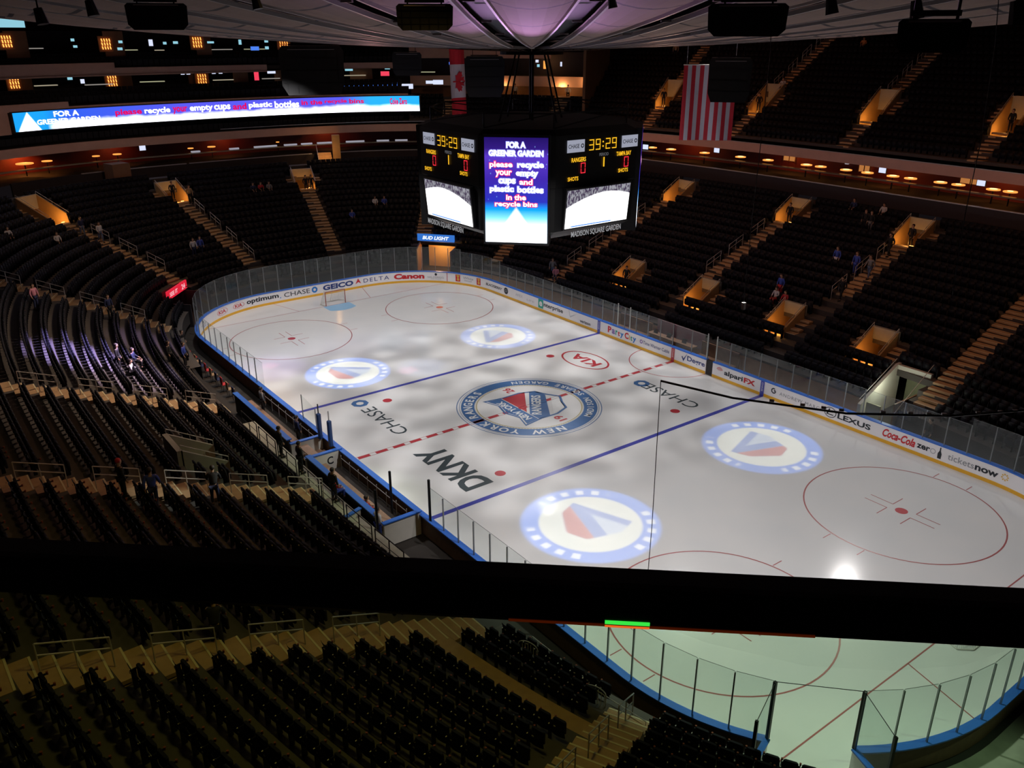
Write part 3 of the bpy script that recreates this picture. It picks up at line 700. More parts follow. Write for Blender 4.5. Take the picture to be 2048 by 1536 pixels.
def stair(bowl, u, j0, j1, hw, label, off=0.0, nm='aisle_stairs'):
    r = thing(nm, label, 'stairs', group='tan aisle stairs'); mb = MB(); mn = MB()
    for j in range(j0, j1):
        z = bowl.zz(j); rise = bowl.zz(j+1)-z
        for ka, kb, zt in ((bowl.kk(j), bowl.kk(j+1), z+.012), (bowl.kk(j)+.5*bowl.dk, bowl.kk(j+1), z+rise/2)):
            a, d, t = bowl.frame(u, ka); b, _, _ = bowl.frame(u, kb); c = (a+b)/2+t*off
            mb.obox((c.x, c.y, zt-.06), (b-a)/2, t*hw, (0, 0, .06))
            e = a+d*.03+t*off+((b-a)*.5 if zt > z+.1 else Vector((0, 0, 0)))*0; mn.obox((e.x, e.y, zt+.004), d*.03, t*hw*.98, (0, 0, .004))
    mb.build('steps', M_STEP, r); mn.build('nosing', M_NOSE, r); return r
def handrail(bowl, u, ka, kb, label, group, off=0.0, h=.92):
    a, d, t = bowl.frame(u, ka); b, _, _ = bowl.frame(u, kb); a = a+t*off; b = b+t*off
    za, zb = bowl.zf(ka)+.1, bowl.zf(kb)+.1
    r = thing('handrail', label, 'handrail', (a.x, a.y, za), group=group)
    A = Vector((0, 0, 0)); B = Vector((b.x-a.x, b.y-a.y, zb-za)); mb = MB()
    for hh in (h, h*.62): mb.tube(A+Vector((0, 0, hh)), B+Vector((0, 0, hh)), .022, 6)
    mb.build('bars', M_STEEL, r)
    for q in (A, A.lerp(B, .5), B):
        mb = MB(); mb.tube(q-Vector((0, 0, .35)), q+Vector((0, 0, h)), .022, 6); mb.build('post', M_STEEL, r)
    return r
VOMS = []
def vom(bowl, u, k0, k1, hw, label, power=55, stairs=True, people=False, sunk=.9, para=.75, lit=True, wall=None):
    wall = wall or M_ORW
    rr = float(np.hypot(*(bowl.P([u], (k0+k1)/2)[0]-np.array([spoke([u])[0][0], 0]))))
    du = hw+.02 if (90 <= u <= 124 or 304 <= u <= 338) else math.degrees((hw+.02)/rr)
    j0 = round((k0-bowl.k0)/bowl.dk); j1 = round((k1-bowl.k0)/bowl.dk); k0, k1 = bowl.kk(j0), bowl.kk(j1)
    bowl.ex.append((u-du, u+du, k0-1e-4, k1+1e-4)); VOMS.append((bowl, u, k0, k1, hw+(.85 if stairs else .1)))
    a, d, t = bowl.frame(u, k0); b, _, _ = bowl.frame(u, k1); L_ = (b-a).length; z0, z1 = bowl.zz(j0-1) if j0 > 0 else 0, bowl.zz(j1)
    r = thing('vomitory', label, 'entrance', (a.x, a.y, z0), group='stand entrances')
    zb = -sunk; zt = z1-z0
    def W(l, s_, z): return d*l+t*s_+Vector((0, 0, z))
    for sg in (-1, 1):
        mb = MB(); lo_, hi_ = sg*hw, sg*(hw+.12)
        poly = [(0, -.1), (L_, zb-.1), (L_, zt+para), (0, para+.0)]
        mb.add([W(l, lo_, z) for l, z in poly]+[W(l, hi_, z) for l, z in poly], [(0, 1, 2, 3), (7, 6, 5, 4), (0, 4, 5, 1), (1, 5, 6, 2), (2, 6, 7, 3), (3, 7, 4, 0)])
        mb.build('side_wall', wall, r)
        mb = MB(); mb.tube(W(0, sg*(hw+.06), para+.25), W(L_, sg*(hw+.06), zt+para+.25), .02); [mb.tube(W(L_*f, sg*(hw+.06), para+zt*f-.05), W(L_*f, sg*(hw+.06), para+zt*f+.25), .015) for f in (0, .5, 1)]; mb.build('rail', M_STEEL, r)
    mb = MB(); mb.add([W(0, -hw, 0), W(0, hw, 0), W(L_+2.5, hw, zb), W(L_+2.5, -hw, zb)], [(0, 1, 2, 3)]); mb.build('ramp_floor', M_STEP, r)
    top = zt+para; lb = zb+2.0
    if lb > top-.35: lb = top-.35
    mb = MB(); mb.obox(W(L_+.06, 0, (top+lb)/2), d*.12, t*(hw+.12), (0, 0, (top-lb)/2)); mb.build('lintel', M_GREYW, r)
    mb = MB(); mb.add([W(L_, -hw, zb), W(L_, hw, zb), W(L_+2.5, hw, zb), W(L_+2.5, -hw, zb), W(L_, -hw, lb), W(L_, hw, lb), W(L_+2.5, hw, lb), W(L_+2.5, -hw, lb)], [(1, 2, 6, 5), (3, 0, 4, 7), (2, 3, 7, 6), (4, 5, 6, 7)]); mb.build('passage', wall, r)
    if lit:
        l = bpy.data.lights.new('passage_lamp', 'POINT'); l.energy = power; l.color = (1.0, .45, .10); l.shadow_soft_size = .12
        o = bpy.data.objects.new('passage_lamp', l); COL.objects.link(o); o.location = Vector((a.x, a.y, z0))+W(L_*.18, 0, .30)
        mb = MB(); mb.obox(W(.25, -hw*.5, .14), d*.05, t*.14, (0, 0, .07)); mb.build('step_light', glow('warm_step_light', (1, .45, .12), 3.0), r)
    return r
# ---- lower bowl openings
ux = [uN(-11.3), uN(-3.5), uN(4.2), uN(11.3)]
vlab = ['orange-lit entrance low in the far right stand, by the stairs nearest the scoreboard', 'orange-lit entrance low in the right stand, second from the scoreboard', 'orange-lit entrance low in the right stand, third from the scoreboard', 'orange-lit entrance low in the right stand, nearest the white tunnel wall']
for i, u in enumerate(ux): vom(LB, u, .18, .287, .80, vlab[i], 34)
for u, lab in ((uN(-17.3), 'orange-lit entrance at the top of the stairs just right of the scoreboard'), (uN(-4.8), 'orange-lit entrance at the top of the middle stairs of the right lower stand'), (uN(5.9), 'orange-lit entrance high in the right stand, with a person standing in it')):
    vom(LB, u, .83, .95, .90, lab, 36)
for u, k0, k1, lab, pw in ((uL(-146.2), .78, .93, 'orange-lit entrance at the far left, at the top of the leftmost far stairs', 75), (uL(-168.3), .78, .90, 'orange-lit entrance at the top of the far stairs left of the net', 50), (uL(167.1), .75, .90, 'orange-lit entrance with two people at the top of the far middle stairs', 45)):
    vom(LB, u, k0, k1, 1.0, lab, pw)
vom(LB, uS(1.2), .235, .34, 1.0, 'grey-walled entrance pit in the near left seats, behind the players bench', lit=False, wall=M_GREYW)
# tunnels at ice level
LB.ex.append((uL(131.5), uL(143.0), -.1, .235)); LB.ex.append((uL(-146.5), uL(-134.5), -.1, .18)); LB.ex.append((uN(15.7), uN(13.5), -.1, .19))
LB.ex.append((uS(-16), uS(19), -.1, .06))
# upper voms
for u, k0, k1, lab in ((uL(105.6), .25, .42, 'orange-lit entrance in the upper stand, left of the large striped flag'), (uL(90.3), .25, .42, 'orange-lit entrance in the upper stand, right of the large striped flag'), (uN(-5.3), .25, .42, 'orange-lit entrance in the upper right stand, below the brightest orange stairs'), (uN(6.2), .25, .42, 'orange-lit entrance in the upper stand at the right edge, with a dark figure')):
    vom(UB, u, k0, k1, .90, lab, 40)
U0, U1 = 68.0, 396.0
LB.terrace('lower_bowl_terrace', U0, U1, 0, 19, [M_CONC, M_RISER])
UB.terrace('upper_bowl_terrace', U0, uL(118), 0, 18, [M_CONC, M_RISER])
UB.terrace('upper_corner_terrace', uL(118), uL(147), 0, 5, [M_CONC, M_RISER])

# ---- aisle stairs
AIS = [(uN(16.8), 1, 19, 'right stand, nearest the right edge of the picture'), (uN(6.1), 8, 15, 'right stand, third from the scoreboard'), (uN(-4.8), 6, 15, 'right stand, second from the scoreboard'), (uL(90.3), 1, 15, 'right stand, beside the scoreboard'),
       (uL(116), 2, 18, 'far right corner, hidden by the scoreboard'), (uL(142.2), 5, 18, 'far stand, left of the scoreboard'), (uL(167.0), 3, 14, 'far stand, above the net'), (uL(-168.4), 3, 14, 'far stand, left of the net'), (uL(-145.8), 3, 14, 'far left corner'),
       (uL(-115.2), 1, 18, 'near left stand, farthest from the camera'), (uS(-7.3), 1, 19, 'near left stand, second from the far corner'), (uS(5.0), 1, 19, 'near left stand, above the black rail'), (uR(-88.2), 1, 19, 'near left stand, under the black rail'), (uR(-64.5), 1, 19, 'near end stand, at the bottom of the picture'), (uR(-42), 1, 12, 'near end stand, behind the open gate')]
for u, j0, j1, lab in AIS: stair(LB, u, j0, j1, .72, 'tan aisle stairs of the %s' % lab)
UAIS = [(uL(105.6), 'left of the large striped flag'), (uL(90.3), 'right of the large striped flag'), (uN(-5.3), 'lit bright orange, up to the roof'), (uN(6.2), 'at the right edge'), (uN(17.2), 'beyond the right edge')]
for i, (u, lab) in enumerate(UAIS):
    stair(UB, u, 0, 4, .6, 'lower flight of orange upper stand stairs %s' % lab); stair(UB, u, 7, 18, .6, 'upper flight of orange upper stand stairs %s' % lab)
stair(UB, uL(140.5), 0, 4, .8, 'short tan stairs in the small corner block under the red and white flag'); stair(UB, uL(122.6), 0, 5, .8, 'short tan stairs in the small corner block right of centre')
# side steps, labelled from their entrance
def sidesteps(bowl, u, k0, k1, hw, what):
    j0 = round((k0-bowl.k0)/bowl.dk); j1 = round((k1-bowl.k0)/bowl.dk)
    for sg, sd in ((1, 'left'), (-1, 'right')): stair(bowl, u, j0, j1, .36, 'narrow steps on the %s of %s' % (sd, what), off=sg*(hw-.36), nm='side_steps')
names = ['the low entrance nearest the scoreboard', 'the second low entrance from the scoreboard', 'the third low entrance from the scoreboard', 'the low entrance nearest the white tunnel wall', 'the high entrance right of the scoreboard', 'the high entrance of the middle right stairs', 'the high entrance at the far right stairs', 'the far left corner entrance', 'the far entrance left of the net', 'the far entrance with two people', 'x', 'the upper entrance left of the striped flag', 'the upper entrance right of the striped flag', 'the upper entrance under the bright stairs', 'the upper entrance at the right edge']
for (bowl, u, k0, k1, hw), what in zip(VOMS, names):
    if what != 'x': sidesteps(bowl, u, k0, k1, hw, what)

# ---- handrails in the aisles
def rails(bowl, u, k0, k1, where, span=.085, gap=.05, off=0.0):
    k = k0; i = 0
    while k+span <= k1+.02:
        p = bowl.frame(u, k)[0]
        if inview((p.x, p.y, bowl.zf(k)), 60): handrail(bowl, u, k, k+span, 'steel two-bar handrail, %s up the %s' % (ordi(i), where), 'aisle handrails', off); i += 1
        k += span+gap
rails(LB, uL(-115.2), .17, .95, 'aisle nearest the far left corner', off=0); rails(LB, uS(-7.3), .10, .95, 'second aisle of the near left stand')
rails(LB, uS(5.0), .06, .95, 'near left aisle just above the black rail'); rails(LB, uR(-88.2), .30, .95, 'near left aisle just under the black rail'); rails(LB, uR(-64.5), .06, .9, 'aisle at the bottom of the picture')
rails(LB, uL(-145.8), .28, .72, 'far left corner aisle', off=-.75); rails(LB, uL(-168.4), .2, .72, 'far aisle left of the net', off=-.75)
rails(LB, uN(-4.8), .38, .78, 'second right stand aisle from the scoreboard', off=.75); rails(LB, uN(6.1), .42, .78, 'third right stand aisle from the scoreboard', off=.75); rails(LB, uL(90.3), .2, .78, 'right stand aisle beside the scoreboard', off=.75)
rails(UB, uN(-5.3), .46, .95, 'bright orange upper stairs', off=.62); rails(UB, uL(90.3), .46, .95, 'upper stairs right of the striped flag', off=.62)

# ---- portals at ice level
def portal_wall(name, lab, pts, z0, z1, th, m_):
    mb = MB(); a, b = Vector((*pts[0], 0)), Vector((*pts[1], 0)); d = (b-a); n_ = Vector((-d.y, d.x, 0)).normalized()*th/2
    mb.obox(((a+b)/2)+Vector((0, 0, (z0+z1)/2)), d/2, n_, (0, 0, (z1-z0)/2)); return mb.build(name, m_)
def quadp(u, k): p = LB.P([u], k)[0]; return (float(p[0]), float(p[1]))
t = thing('resurfacer_tunnel', 'orange-lit tunnel opening behind the far right corner boards', 'tunnel')
A0, A1 = quadp(uL(142.6), .215), quadp(uL(132), .215)
for nm, pts, z0, z1, m_ in (('back_wall', (quadp(uL(141), .30), quadp(uL(133.5), .30)), -.05, 2.6, M_ORW), ('side_wall', (quadp(uL(143), .03), quadp(uL(143), .30)), -.05, 2.6, M_BROWN), ('side_wall', (quadp(uL(131.6), .03), quadp(uL(131.6), .30)), -.05, 2.6, M_BROWN), ('lintel', (A0, A1), 2.45, 2.75, M_BLACK)):
    o = portal_wall(nm, '', pts, z0, z1, .12, m_); o.parent = t
pc = (Vector((*A0, 0))+Vector((*A1, 0)))/2
l = bpy.data.lights.new('tunnel_lamp', 'POINT'); l.energy = 190; l.color = (1, .50, .16); l.shadow_soft_size = .3; o = bpy.data.objects.new('tunnel_lamp', l); COL.objects.link(o); o.location = (pc.x*1.0-.2, pc.y*1.0+.1, 2.0)
def sign_on(pts, z0, z1, th, face, txt, tm, name, lab, cat, txh, shear=0, bold=.03):
    a, b = Vector((*pts[0], 0)), Vector((*pts[1], 0)); c = (a+b)/2; d = (b-a); L_ = d.length; d.normalize(); n_ = Vector((d.y, -d.x, 0))
    r = thing(name, lab, cat, (c.x, c.y, (z0+z1)/2)); mb = MB(); mb.obox((0, 0, 0), d*L_/2, n_*th/2, (0, 0, (z1-z0)/2)); mb.build('panel', face, r)
    for (t_, x_, y_, w_, h_, m_) in txt:
        mb = MB(); add_text(mb, t_, lambda p, q: d*(x_+p)+n_*(th/2+.012)+Vector((0, 0, y_+q)), w=w_, h=h_, bold=bold, shear=shear); mb.build('lettering', m_, r)
    return r
sL, sR = quadp(uL(143.6), .235), quadp(uL(133), .235)
g_w = glow('sign_white', (.9, .95, 1), 1.1)
LW = (Vector(sR)-Vector(sL)).length
sign_on((sL, sR), 2.75, 3.42, .15, glow('sign_blue', (.04, .22, .8), .75), [('BUD LIGHT', 0, 0, LW*.72, .36, g_w)], None, 'lit_sign', 'glowing blue beer sign over the orange tunnel behind the far corner boards', 'sign', .3, .25, .04)
sA, sB = quadp(uL(-147.5), .16), quadp(uL(-135.5), .16)
sA, sB = (-33.5, -10.5), (-30.6, -12.9)
LW = (Vector(sB)-Vector(sA)).length
# red sign, reads from its left end when seen from the ice
sign_on((sB, sA), 1.85, 2.55, .15, glow('sign_red', (.85, .02, .05), .85), [('SEE IT', -LW*.2, 0, LW*.4, .34, glow('sign_pink', (1, .55, .6), .9)), ('24', LW*.3, 0, LW*.18, .44, glow('sign_pink', (1, .55, .6), .9))], None, 'lit_sign', 'glowing red sign over the dark tunnel at the far left corner', 'sign', .3)
t = thing('player_tunnel', 'dark tunnel mouth under the red sign at the far left corner', 'tunnel')
for nm, pts, z0, z1, m_ in (('back_wall', (quadp(uL(-146), .19), quadp(uL(-135), .19)), -.05, 2.0, M_BLACK), ('side_wall', (quadp(uL(-146.5), .0), quadp(uL(-146.5), .19)), -.05, 1.8, M_WALLD), ('side_wall', (quadp(uL(-134.5), .0), quadp(uL(-134.5), .19)), -.05, 1.8, M_WALLD)):
    o = portal_wall(nm, '', pts, z0, z1, .12, m_); o.parent = t
t = thing('side_tunnel', 'white-walled tunnel cut into the right stand beside the wide tan stairs', 'tunnel')
mb = MB(); xl, xr_ = 13.55, 15.65
for x_ in (xl,):
    poly = [(14.6, -.05), (18.6, -.05), (18.6, 2.75), (18.2, 2.75), (14.6, 1.0)]
    mb.add([(x_-.1, y, z) for y, z in poly]+[(x_+.1, y, z) for y, z in poly], [tuple(range(4, -1, -1)), tuple(range(5, 10))]+[(i, (i+1) % 5, 5+(i+1) % 5, 5+i) for i in range(5)])
mb.build('side_wall', M_WHITEW, t)
mb = MB(); mb.box((14.6, 18.35, 2.4), (2.3, .25, .62)); mb.build('lintel', M_WHITEW, t)
mb = MB(); mb.box((14.6, 19.8, 1.0), (2.0, .2, 2.1)); mb.build('back_wall', M_GREENW, t)
mb = MB(); mb.box((15.6, 16.6, .8), (.1, 3.6, 1.7)); mb.build('inner_wall', M_BROWN, t)
mb = MB(); mb.tube((13.5, 14.6, 1.3), (13.5, 18.2, 3.1), .02); mb.tube((15.7, 14.7, 1.1), (15.7, 18.4, 3.3), .02); mb.build('rail', M_STEEL, t)
mb = MB(); mb.box((14.3, 14.9, .55), (.9, .12, 1.25)); o = mb.build('tunnel_hoarding', M_GREENW); tag(o, 'pale green panel standing at the mouth of the white-walled tunnel', 'panel')
t = thing('crowd_barrier', 'small black barrier beside the white-walled tunnel, in front of the wide tan stairs', 'barrier')
mb = MB()
for k in range(9): mb.tube((16.0+k*.18, 14.75, .9), (16.0+k*.18, 14.75, 1.9), .014, 4)
mb.tube((16, 14.75, 1.9), (17.5, 14.75, 1.9), .02); mb.tube((16, 14.75, .95), (17.5, 14.75, .95), .02); mb.build('frame', M_BLACK, t)
l = bpy.data.lights.new('tunnel_lamp', 'POINT'); l.energy = 60; l.color = (.95, 1, .75); l.shadow_soft_size = .3; o = bpy.data.objects.new('tunnel_lamp', l); COL.objects.link(o); o.location = (14.6, 16.2, 1.9)

# ================================================================== seats
def seat_parts():
    """local frame: +y looks down the stand, origin on the tread"""
    back = MB()
    for i in range(5):      # curved, leaning shell
        pass
    P = []; n = 5
    for zi, (z, lean) in enumerate(((.30, .0), (.6, -.05), (.91, -.13), (.95, -.14))):
        for i in range(n):
            x = -.243+.486*i/(n-1); cv = -.045*(1-(x/.243)**2)
            if zi == 3: x *= .9
            P.append((x, lean+cv, z))
    m_ = len(P); P2 = [(x, y-.045, z) for x, y, z in P]; F = []
    for zi in range(3):
        for i in range(n-1):
            a = zi*n+i; F.append((a, a+1, a+n+1, a+n)); F.append((m_+a, m_+a+n, m_+a+n+1, m_+a+1))
    rim = list(range(n))+[n*2-1, n*3-1, n*4-1]+list(range(n*4-2, n*3-1, -1))+[n*2, n]
    for q, w_ in zip(rim, rim[1:]+rim[:1]): F.append((q, m_+q, m_+w_, w_))
    back.add(P, F)
    seat = MB(); seat.cbox((0, .09, .60), (.43, .09, .40), 0, .03)
    arm = MB(); arm.cbox((-.262, .06, .62), (.038, .34, .04), 0, .015); arm.box((-.262, -.02, .31), (.036, .14, .6))
    cup = MB(); cup.tube((-.25, .25, .60), (-.25, .25, .68), .028, 8, .032)
    tagm = MB(); tagm.box((.0, -.19, .78), (.06, .012, .035)); tagm.box((-.26, -.08, .655), (.03, .05, .012))
    return back, seat, arm, cup, tagm
bk, st_, ar, cp, tg = seat_parts()
MESH = {}
for nm, mb_, m_ in (('backrest', bk, M_SEAT), ('seat', st_, M_SEAT), ('armrest', ar, M_SEATB), ('cup_holder', cp, M_CUP), ('seat_tag', tg, M_TAG)):
    o = mb_.build(nm, m_); MESH[nm] = o.data; bpy.data.objects.remove(o)
# simplified seat for the distant thousands
lowseat = MB()
lowseat.cur = 0; lowseat.obox((0, -.06, .62), (.245, 0, 0), (0, .04, 0), (0, -.06, .31)); lowseat.obox((0, .09, .60), (.21, 0, 0), (0, .045, 0), (0, 0, .19)); lowseat.obox((-.26, .03, .34), (.02, 0, 0), (0, .13, 0), (0, 0, .31))
lowseat.cur = 1; lowseat.obox((0, -.17, .84), (.03, 0, 0), (0, .012, 0), (0, 0, .02))
LV = np.array(lowseat.v); LFs = np.array(lowseat.f); LMI = np.array(lowseat.mi)

seats = []     # (x, y, z, rz, bowl, j, sec, idx)
def fill(bowl, u0, u1, j0, j1, aisles, label, pitch=.53, kf=.66, block=()):
    for j in range(j0, j1):
        k = bowl.kk(j)+kf*bowl.dk; z = bowl.zz(j)
        us = np.arange(u0, u1+.01, .5); pts = bowl.P(us, k); seg = np.hypot(*(pts[1:]-pts[:-1]).T); cum = np.concatenate([[0], np.cumsum(seg)])
        cuts = sorted([a for a in aisles if u0 < a < u1]); edges = [u0]+cuts+[u1]
        for si in range(len(edges)-1):
            a = np.interp(edges[si], us, cum)+(.78 if si > 0 else .1); b = np.interp(edges[si+1], us, cum)-(.78 if si < len(edges)-2 else .1)
            n = int((b-a)/pitch)
            if n < 1: continue
            p0 = a+((b-a)-n*pitch)/2+pitch/2
            for i in range(n):
                s_ = p0+i*pitch; x = np.interp(s_, cum, pts[:, 0]); y = np.interp(s_, cum, pts[:, 1]); uu = np.interp(s_, cum, us)
                x2 = np.interp(s_+.3, cum, pts[:, 0]); y2 = np.interp(s_+.3, cum, pts[:, 1]); tx, ty = x2-x, y2-y
                if math.hypot(tx, ty) < .05: x2 = np.interp(s_-.3, cum, pts[:, 0]); y2 = np.interp(s_-.3, cum, pts[:, 1]); tx, ty = x-x2, y-y2
                if any(f(uu, k) for f in block): continue
                q = project((x, y, z+.5))
                if q is None or not (-260 < q[0] < 2308 and -150 < q[1] < 1800): continue
                # inward normal
                nx, ny = -ty, tx
                if nx*x+ny*y > 0: nx, ny = -nx, -ny
                seats.append((x, y, z, math.atan2(ny, nx)-math.pi/2, label, j, si, i, q[0], q[1], q[2], n))
def voms_block(bowl):
    L_ = [(bowl.P([v[1]], (v[2]+v[3])/2)[0], v) for v in VOMS if v[0] is bowl]
    def f(u, k):
        for c, v in L_:
            if v[2]-.004 < k < v[3]+.0:
                p = bowl.P([u], k)[0]; fr = bowl.frame(v[1], k)
                if (Vector((p[0], p[1], 0))-fr[0]).length < v[4]+.22: return True
        for e in bowl.ex:
            if e[0]-.3 < u < e[1]+.3 and e[2] < k < e[3]: return True
        return False
    return f
lbk, ubk = voms_block(LB), voms_block(UB)
laisle = [a[0] for a in AIS]
early = lambda u, k: (uS(-17.5) < u < uS(19) and k < .072)
crosswalk = lambda u, k: uR(-88) < u < uR(-64.5) and LB.kk(3) < k < LB.kk(4)
fill(LB, U0, uL(-112), 0, 18, laisle, 'far', block=(lbk,))
fill(LB, uL(-112), U1, 0, 18, laisle, 'near', block=(lbk, early, crosswalk))
fill(UB, U0, uL(118), 0, 18, [a[0] for a in UAIS], 'upper', block=(ubk,))
fill(UB, uL(118), uL(147), 0, 4, [uL(140.5), uL(122.6)], 'corner')
near = [s_ for s_ in seats if s_[4] == 'near' and -30 < s_[8] < 2078 and 1195+.05*max(0, s_[8]-700) < s_[9] < 1560]
near += [s_ for s_ in seats if s_[4] == 'near' and -30 < s_[8] < 1400 and 870 < s_[9] < 1085]
near.sort(key=lambda s_: s_[10]); near = near[:300]; nearset = set(id(s_) for s_ in near)
secname = {}
for i, s_ in enumerate(near):
    x, y, z, rz, lb, j, si, idx, qu, qv, dd, n = s_
    blk = ('farthest near block', 'block above the rail', 'block behind the rail', 'bottom left block', 'bottom centre block', 'bottom right block')[si]
    lab = 'black folding chair, %s from left, %s row up, %s' % (ordi(idx), ordi(j), blk)
    r = thing('stadium_chair', lab, 'seat', (x, y, z), rz, group='black folding seats nearest the camera')
    for nm in ('backrest', 'seat', 'armrest', 'cup_holder', 'seat_tag'):
        o = bpy.data.objects.new(nm, MESH[nm]); COL.objects.link(o); o.parent = r
        if nm == 'cup_holder': o['label'] = 'dark red cup holder'
        if nm == 'seat_tag': o['label'] = 'pale number tags'
far = np.array([s_[:4] for s_ in seats if id(s_) not in nearset], float)
ns = len(far); c_, s_2 = np.cos(far[:, 3])[:, None], np.sin(far[:, 3])[:, None]
VX = far[:, 0:1]+LV[None, :, 0]*c_-LV[None, :, 1]*s_2; VY = far[:, 1:2]+LV[None, :, 0]*s_2+LV[None, :, 1]*c_; VZ = far[:, 2:3]+LV[None, :, 2]
VV = np.stack([VX, VY, VZ], -1).reshape(-1, 3).astype(np.float32); nv = len(LV)
FF = (LFs[None]+(np.arange(ns)*nv)[:, None, None]).reshape(-1)
me = bpy.data.meshes.new('arena_seats'); me.vertices.add(len(VV)); me.vertices.foreach_set('co', VV.ravel())
nf = len(FF)//4; me.loops.add(nf*4); me.loops.foreach_set('vertex_index', FF.astype(np.int32)); me.polygons.add(nf)
me.polygons.foreach_set('loop_start', np.arange(0, nf*4, 4, dtype=np.int32)); me.materials.append(M_SEAT); me.materials.append(M_TAG)
me.polygons.foreach_set('material_index', np.tile(LMI, ns).astype(np.int32)); me.update(calc_edges=True); me.validate()
o = bpy.data.objects.new('stadium_seating', me); COL.objects.link(o); tag(o, 'thousands of empty black folding seats filling the far, right and upper stands', 'seats', kind='stuff')
print('SEATS', len(seats), 'near', len(near), 'range', near[0][10], near[-1][10], 'panes', npane)

# ================================================================== terrace fronts, suites, ribbon board
def band(mb, par, u0, u1, z0, z1, th=.15, du=2.0, slope=0.0):
    us = np.arange(u0, u1+.001, (u1-u0)/max(1, round((u1-u0)/du))); a, b, n = par
    I = cpt(us, a, b, n); O = cpt(us, a+th, b+th, n)
    A = [(*p, z0) for p in I]; B = [(*p, z1) for p in I]; C = [(*p, z1) for p in O]; D = [(*p, z0) for p in O]
    mb.strip(B, A); mb.strip(C, B); mb.strip(D, C); mb.strip(A, D)
    for e in (0, -1): mb.add([A[e], B[e], C[e], D[e]], [(0, 1, 2, 3)])
def slab(mb, p0, p1, u0, u1, z0, z1, du=2.0):
    us = np.arange(u0, u1+.001, (u1-u0)/max(1, round((u1-u0)/du))); I = cpt(us, *p0); O = cpt(us, *p1)
    mb.strip([(*p, z0) for p in I], [(*p, z1) for p in O])
off = lambda o_: (55+o_, 38.3+o_, 2.75)
LEDGE_N = (54, 35.0, 2.9)
UE = uL(-152.5)        # far left limit of the ribbon
# parapets of the lower bowl
mb = MB(); band(mb, LEDGE_N, U0, uL(112), 8.6, 9.75); struct(mb.build('wall_right_parapet', M_WALLD))
mb = MB(); band(mb, LEDGE_N, U0, uL(112), 9.75, 9.82, .2); o = mb.build('parapet_rail', mat('rail_pale', (.62, .62, .66), .35, .2)); tag(o, 'long pale rail along the top of the right lower stand', 'rail')
for i, (ua, ub_) in enumerate(((uL(112), uL(165.5)), (uL(168.8), uL(-170.0)), (uL(-166.8), uL(-148)), (uL(-144.5), uL(-112)))):
    mb = MB(); band(mb, (52.3, 35.2, 2.9), ua, ub_, 7.0, 7.45, .12); o = mb.build('parapet_rail', M_GREYW if i == 0 else mat('rail_pale', (.62, .62, .66), .35, .2)); tag(o, 'curved pale rail above the far lower stand, %s stretch from the scoreboard' % ordi(i), 'rail', group='far stand rails')
mb = MB(); band(mb, (54.2, 36.6, 2.9), uL(113), uL(-150), 7.6, 9.12, .15); struct(mb.build('wall_far_parapet', M_WALLD))
for i, (ua, ub_) in enumerate(((uL(113), uL(159.5)), (uL(163.5), uL(-176)), (uL(-175.5), uL(-160)))):
    mb = MB(); band(mb, (54.2, 36.6, 2.9), ua, ub_, 9.12, 9.2, .2); o = mb.build('parapet_rail', mat('rail_bright', (.62, .64, .70), .3, .4)); tag(o, 'bright thin rail in front of the far boxes, %s stretch from the scoreboard' % ordi(i), 'rail', group='far box rails')
mb = MB(); slab(mb, (52.3, 35.2, 2.9), (56, 38.5, 2.9), uL(112), uL(-110), 7.3, 7.6); slab(mb, LEDGE_N, off(4.5), U0, uL(112), 9.0, 9.2); slab(mb, (54.2, 36.6, 2.9), off(4.5), uL(112), uL(-110), 9.0, 9.1); struct(mb.build('suite_floor', M_RUBBER))
# stairs up to boxes at the far stand (orange)
r = thing('box_stairs', 'short orange-lit stairs climbing to the far boxes, above the middle far stairs', 'stairs')
mb = MB(); a, d, t = LB.frame(uL(161.6), .99)
for i in range(8): mb.obox(a+d*(i*.32)+Vector((0, 0, 7.5+i*.24)), d*.16, t*.75, (0, 0, .12))
mb.build('steps', M_STEP, r); mb = MB(); mb.tube(a+t*.8+Vector((0, 0, 8.3)), a+t*.8+d*2.5+Vector((0, 0, 10.2)), .03); mb.build('rail', M_STEEL, r)
mb = MB(); mb.obox(a+d*1.8-t*1.35+Vector((0, 0, 9.4)), d*.3, t*.4, (0, 0, 1.8)); mb.build('side_wall', M_ORW, r)
l = bpy.data.lights.new('box_stair_lamp', 'POINT'); l.energy = 60; l.color = (1, .5, .16); l.shadow_soft_size = .1; o = bpy.data.objects.new('box_stair_lamp', l); COL.objects.link(o); o.location = a+Vector((0, 0, 9.6))+d*.6
# a dim column wall left on the far side
a, d, t = LB.frame(uL(-163.5), .97); mb = MB(); mb.obox(a+d*1.2+Vector((0, 0, 8.6)), d*.8, t*.9, (0, 0, 1.5)); o = mb.build('stair_wall', M_BROWN); tag(o, 'brown wall of the stair up to the far boxes, left part', 'wall')
stair(LB, uL(-163.5), 16, 19, .8, 'dim orange stairs under the brown wall of the far left boxes')
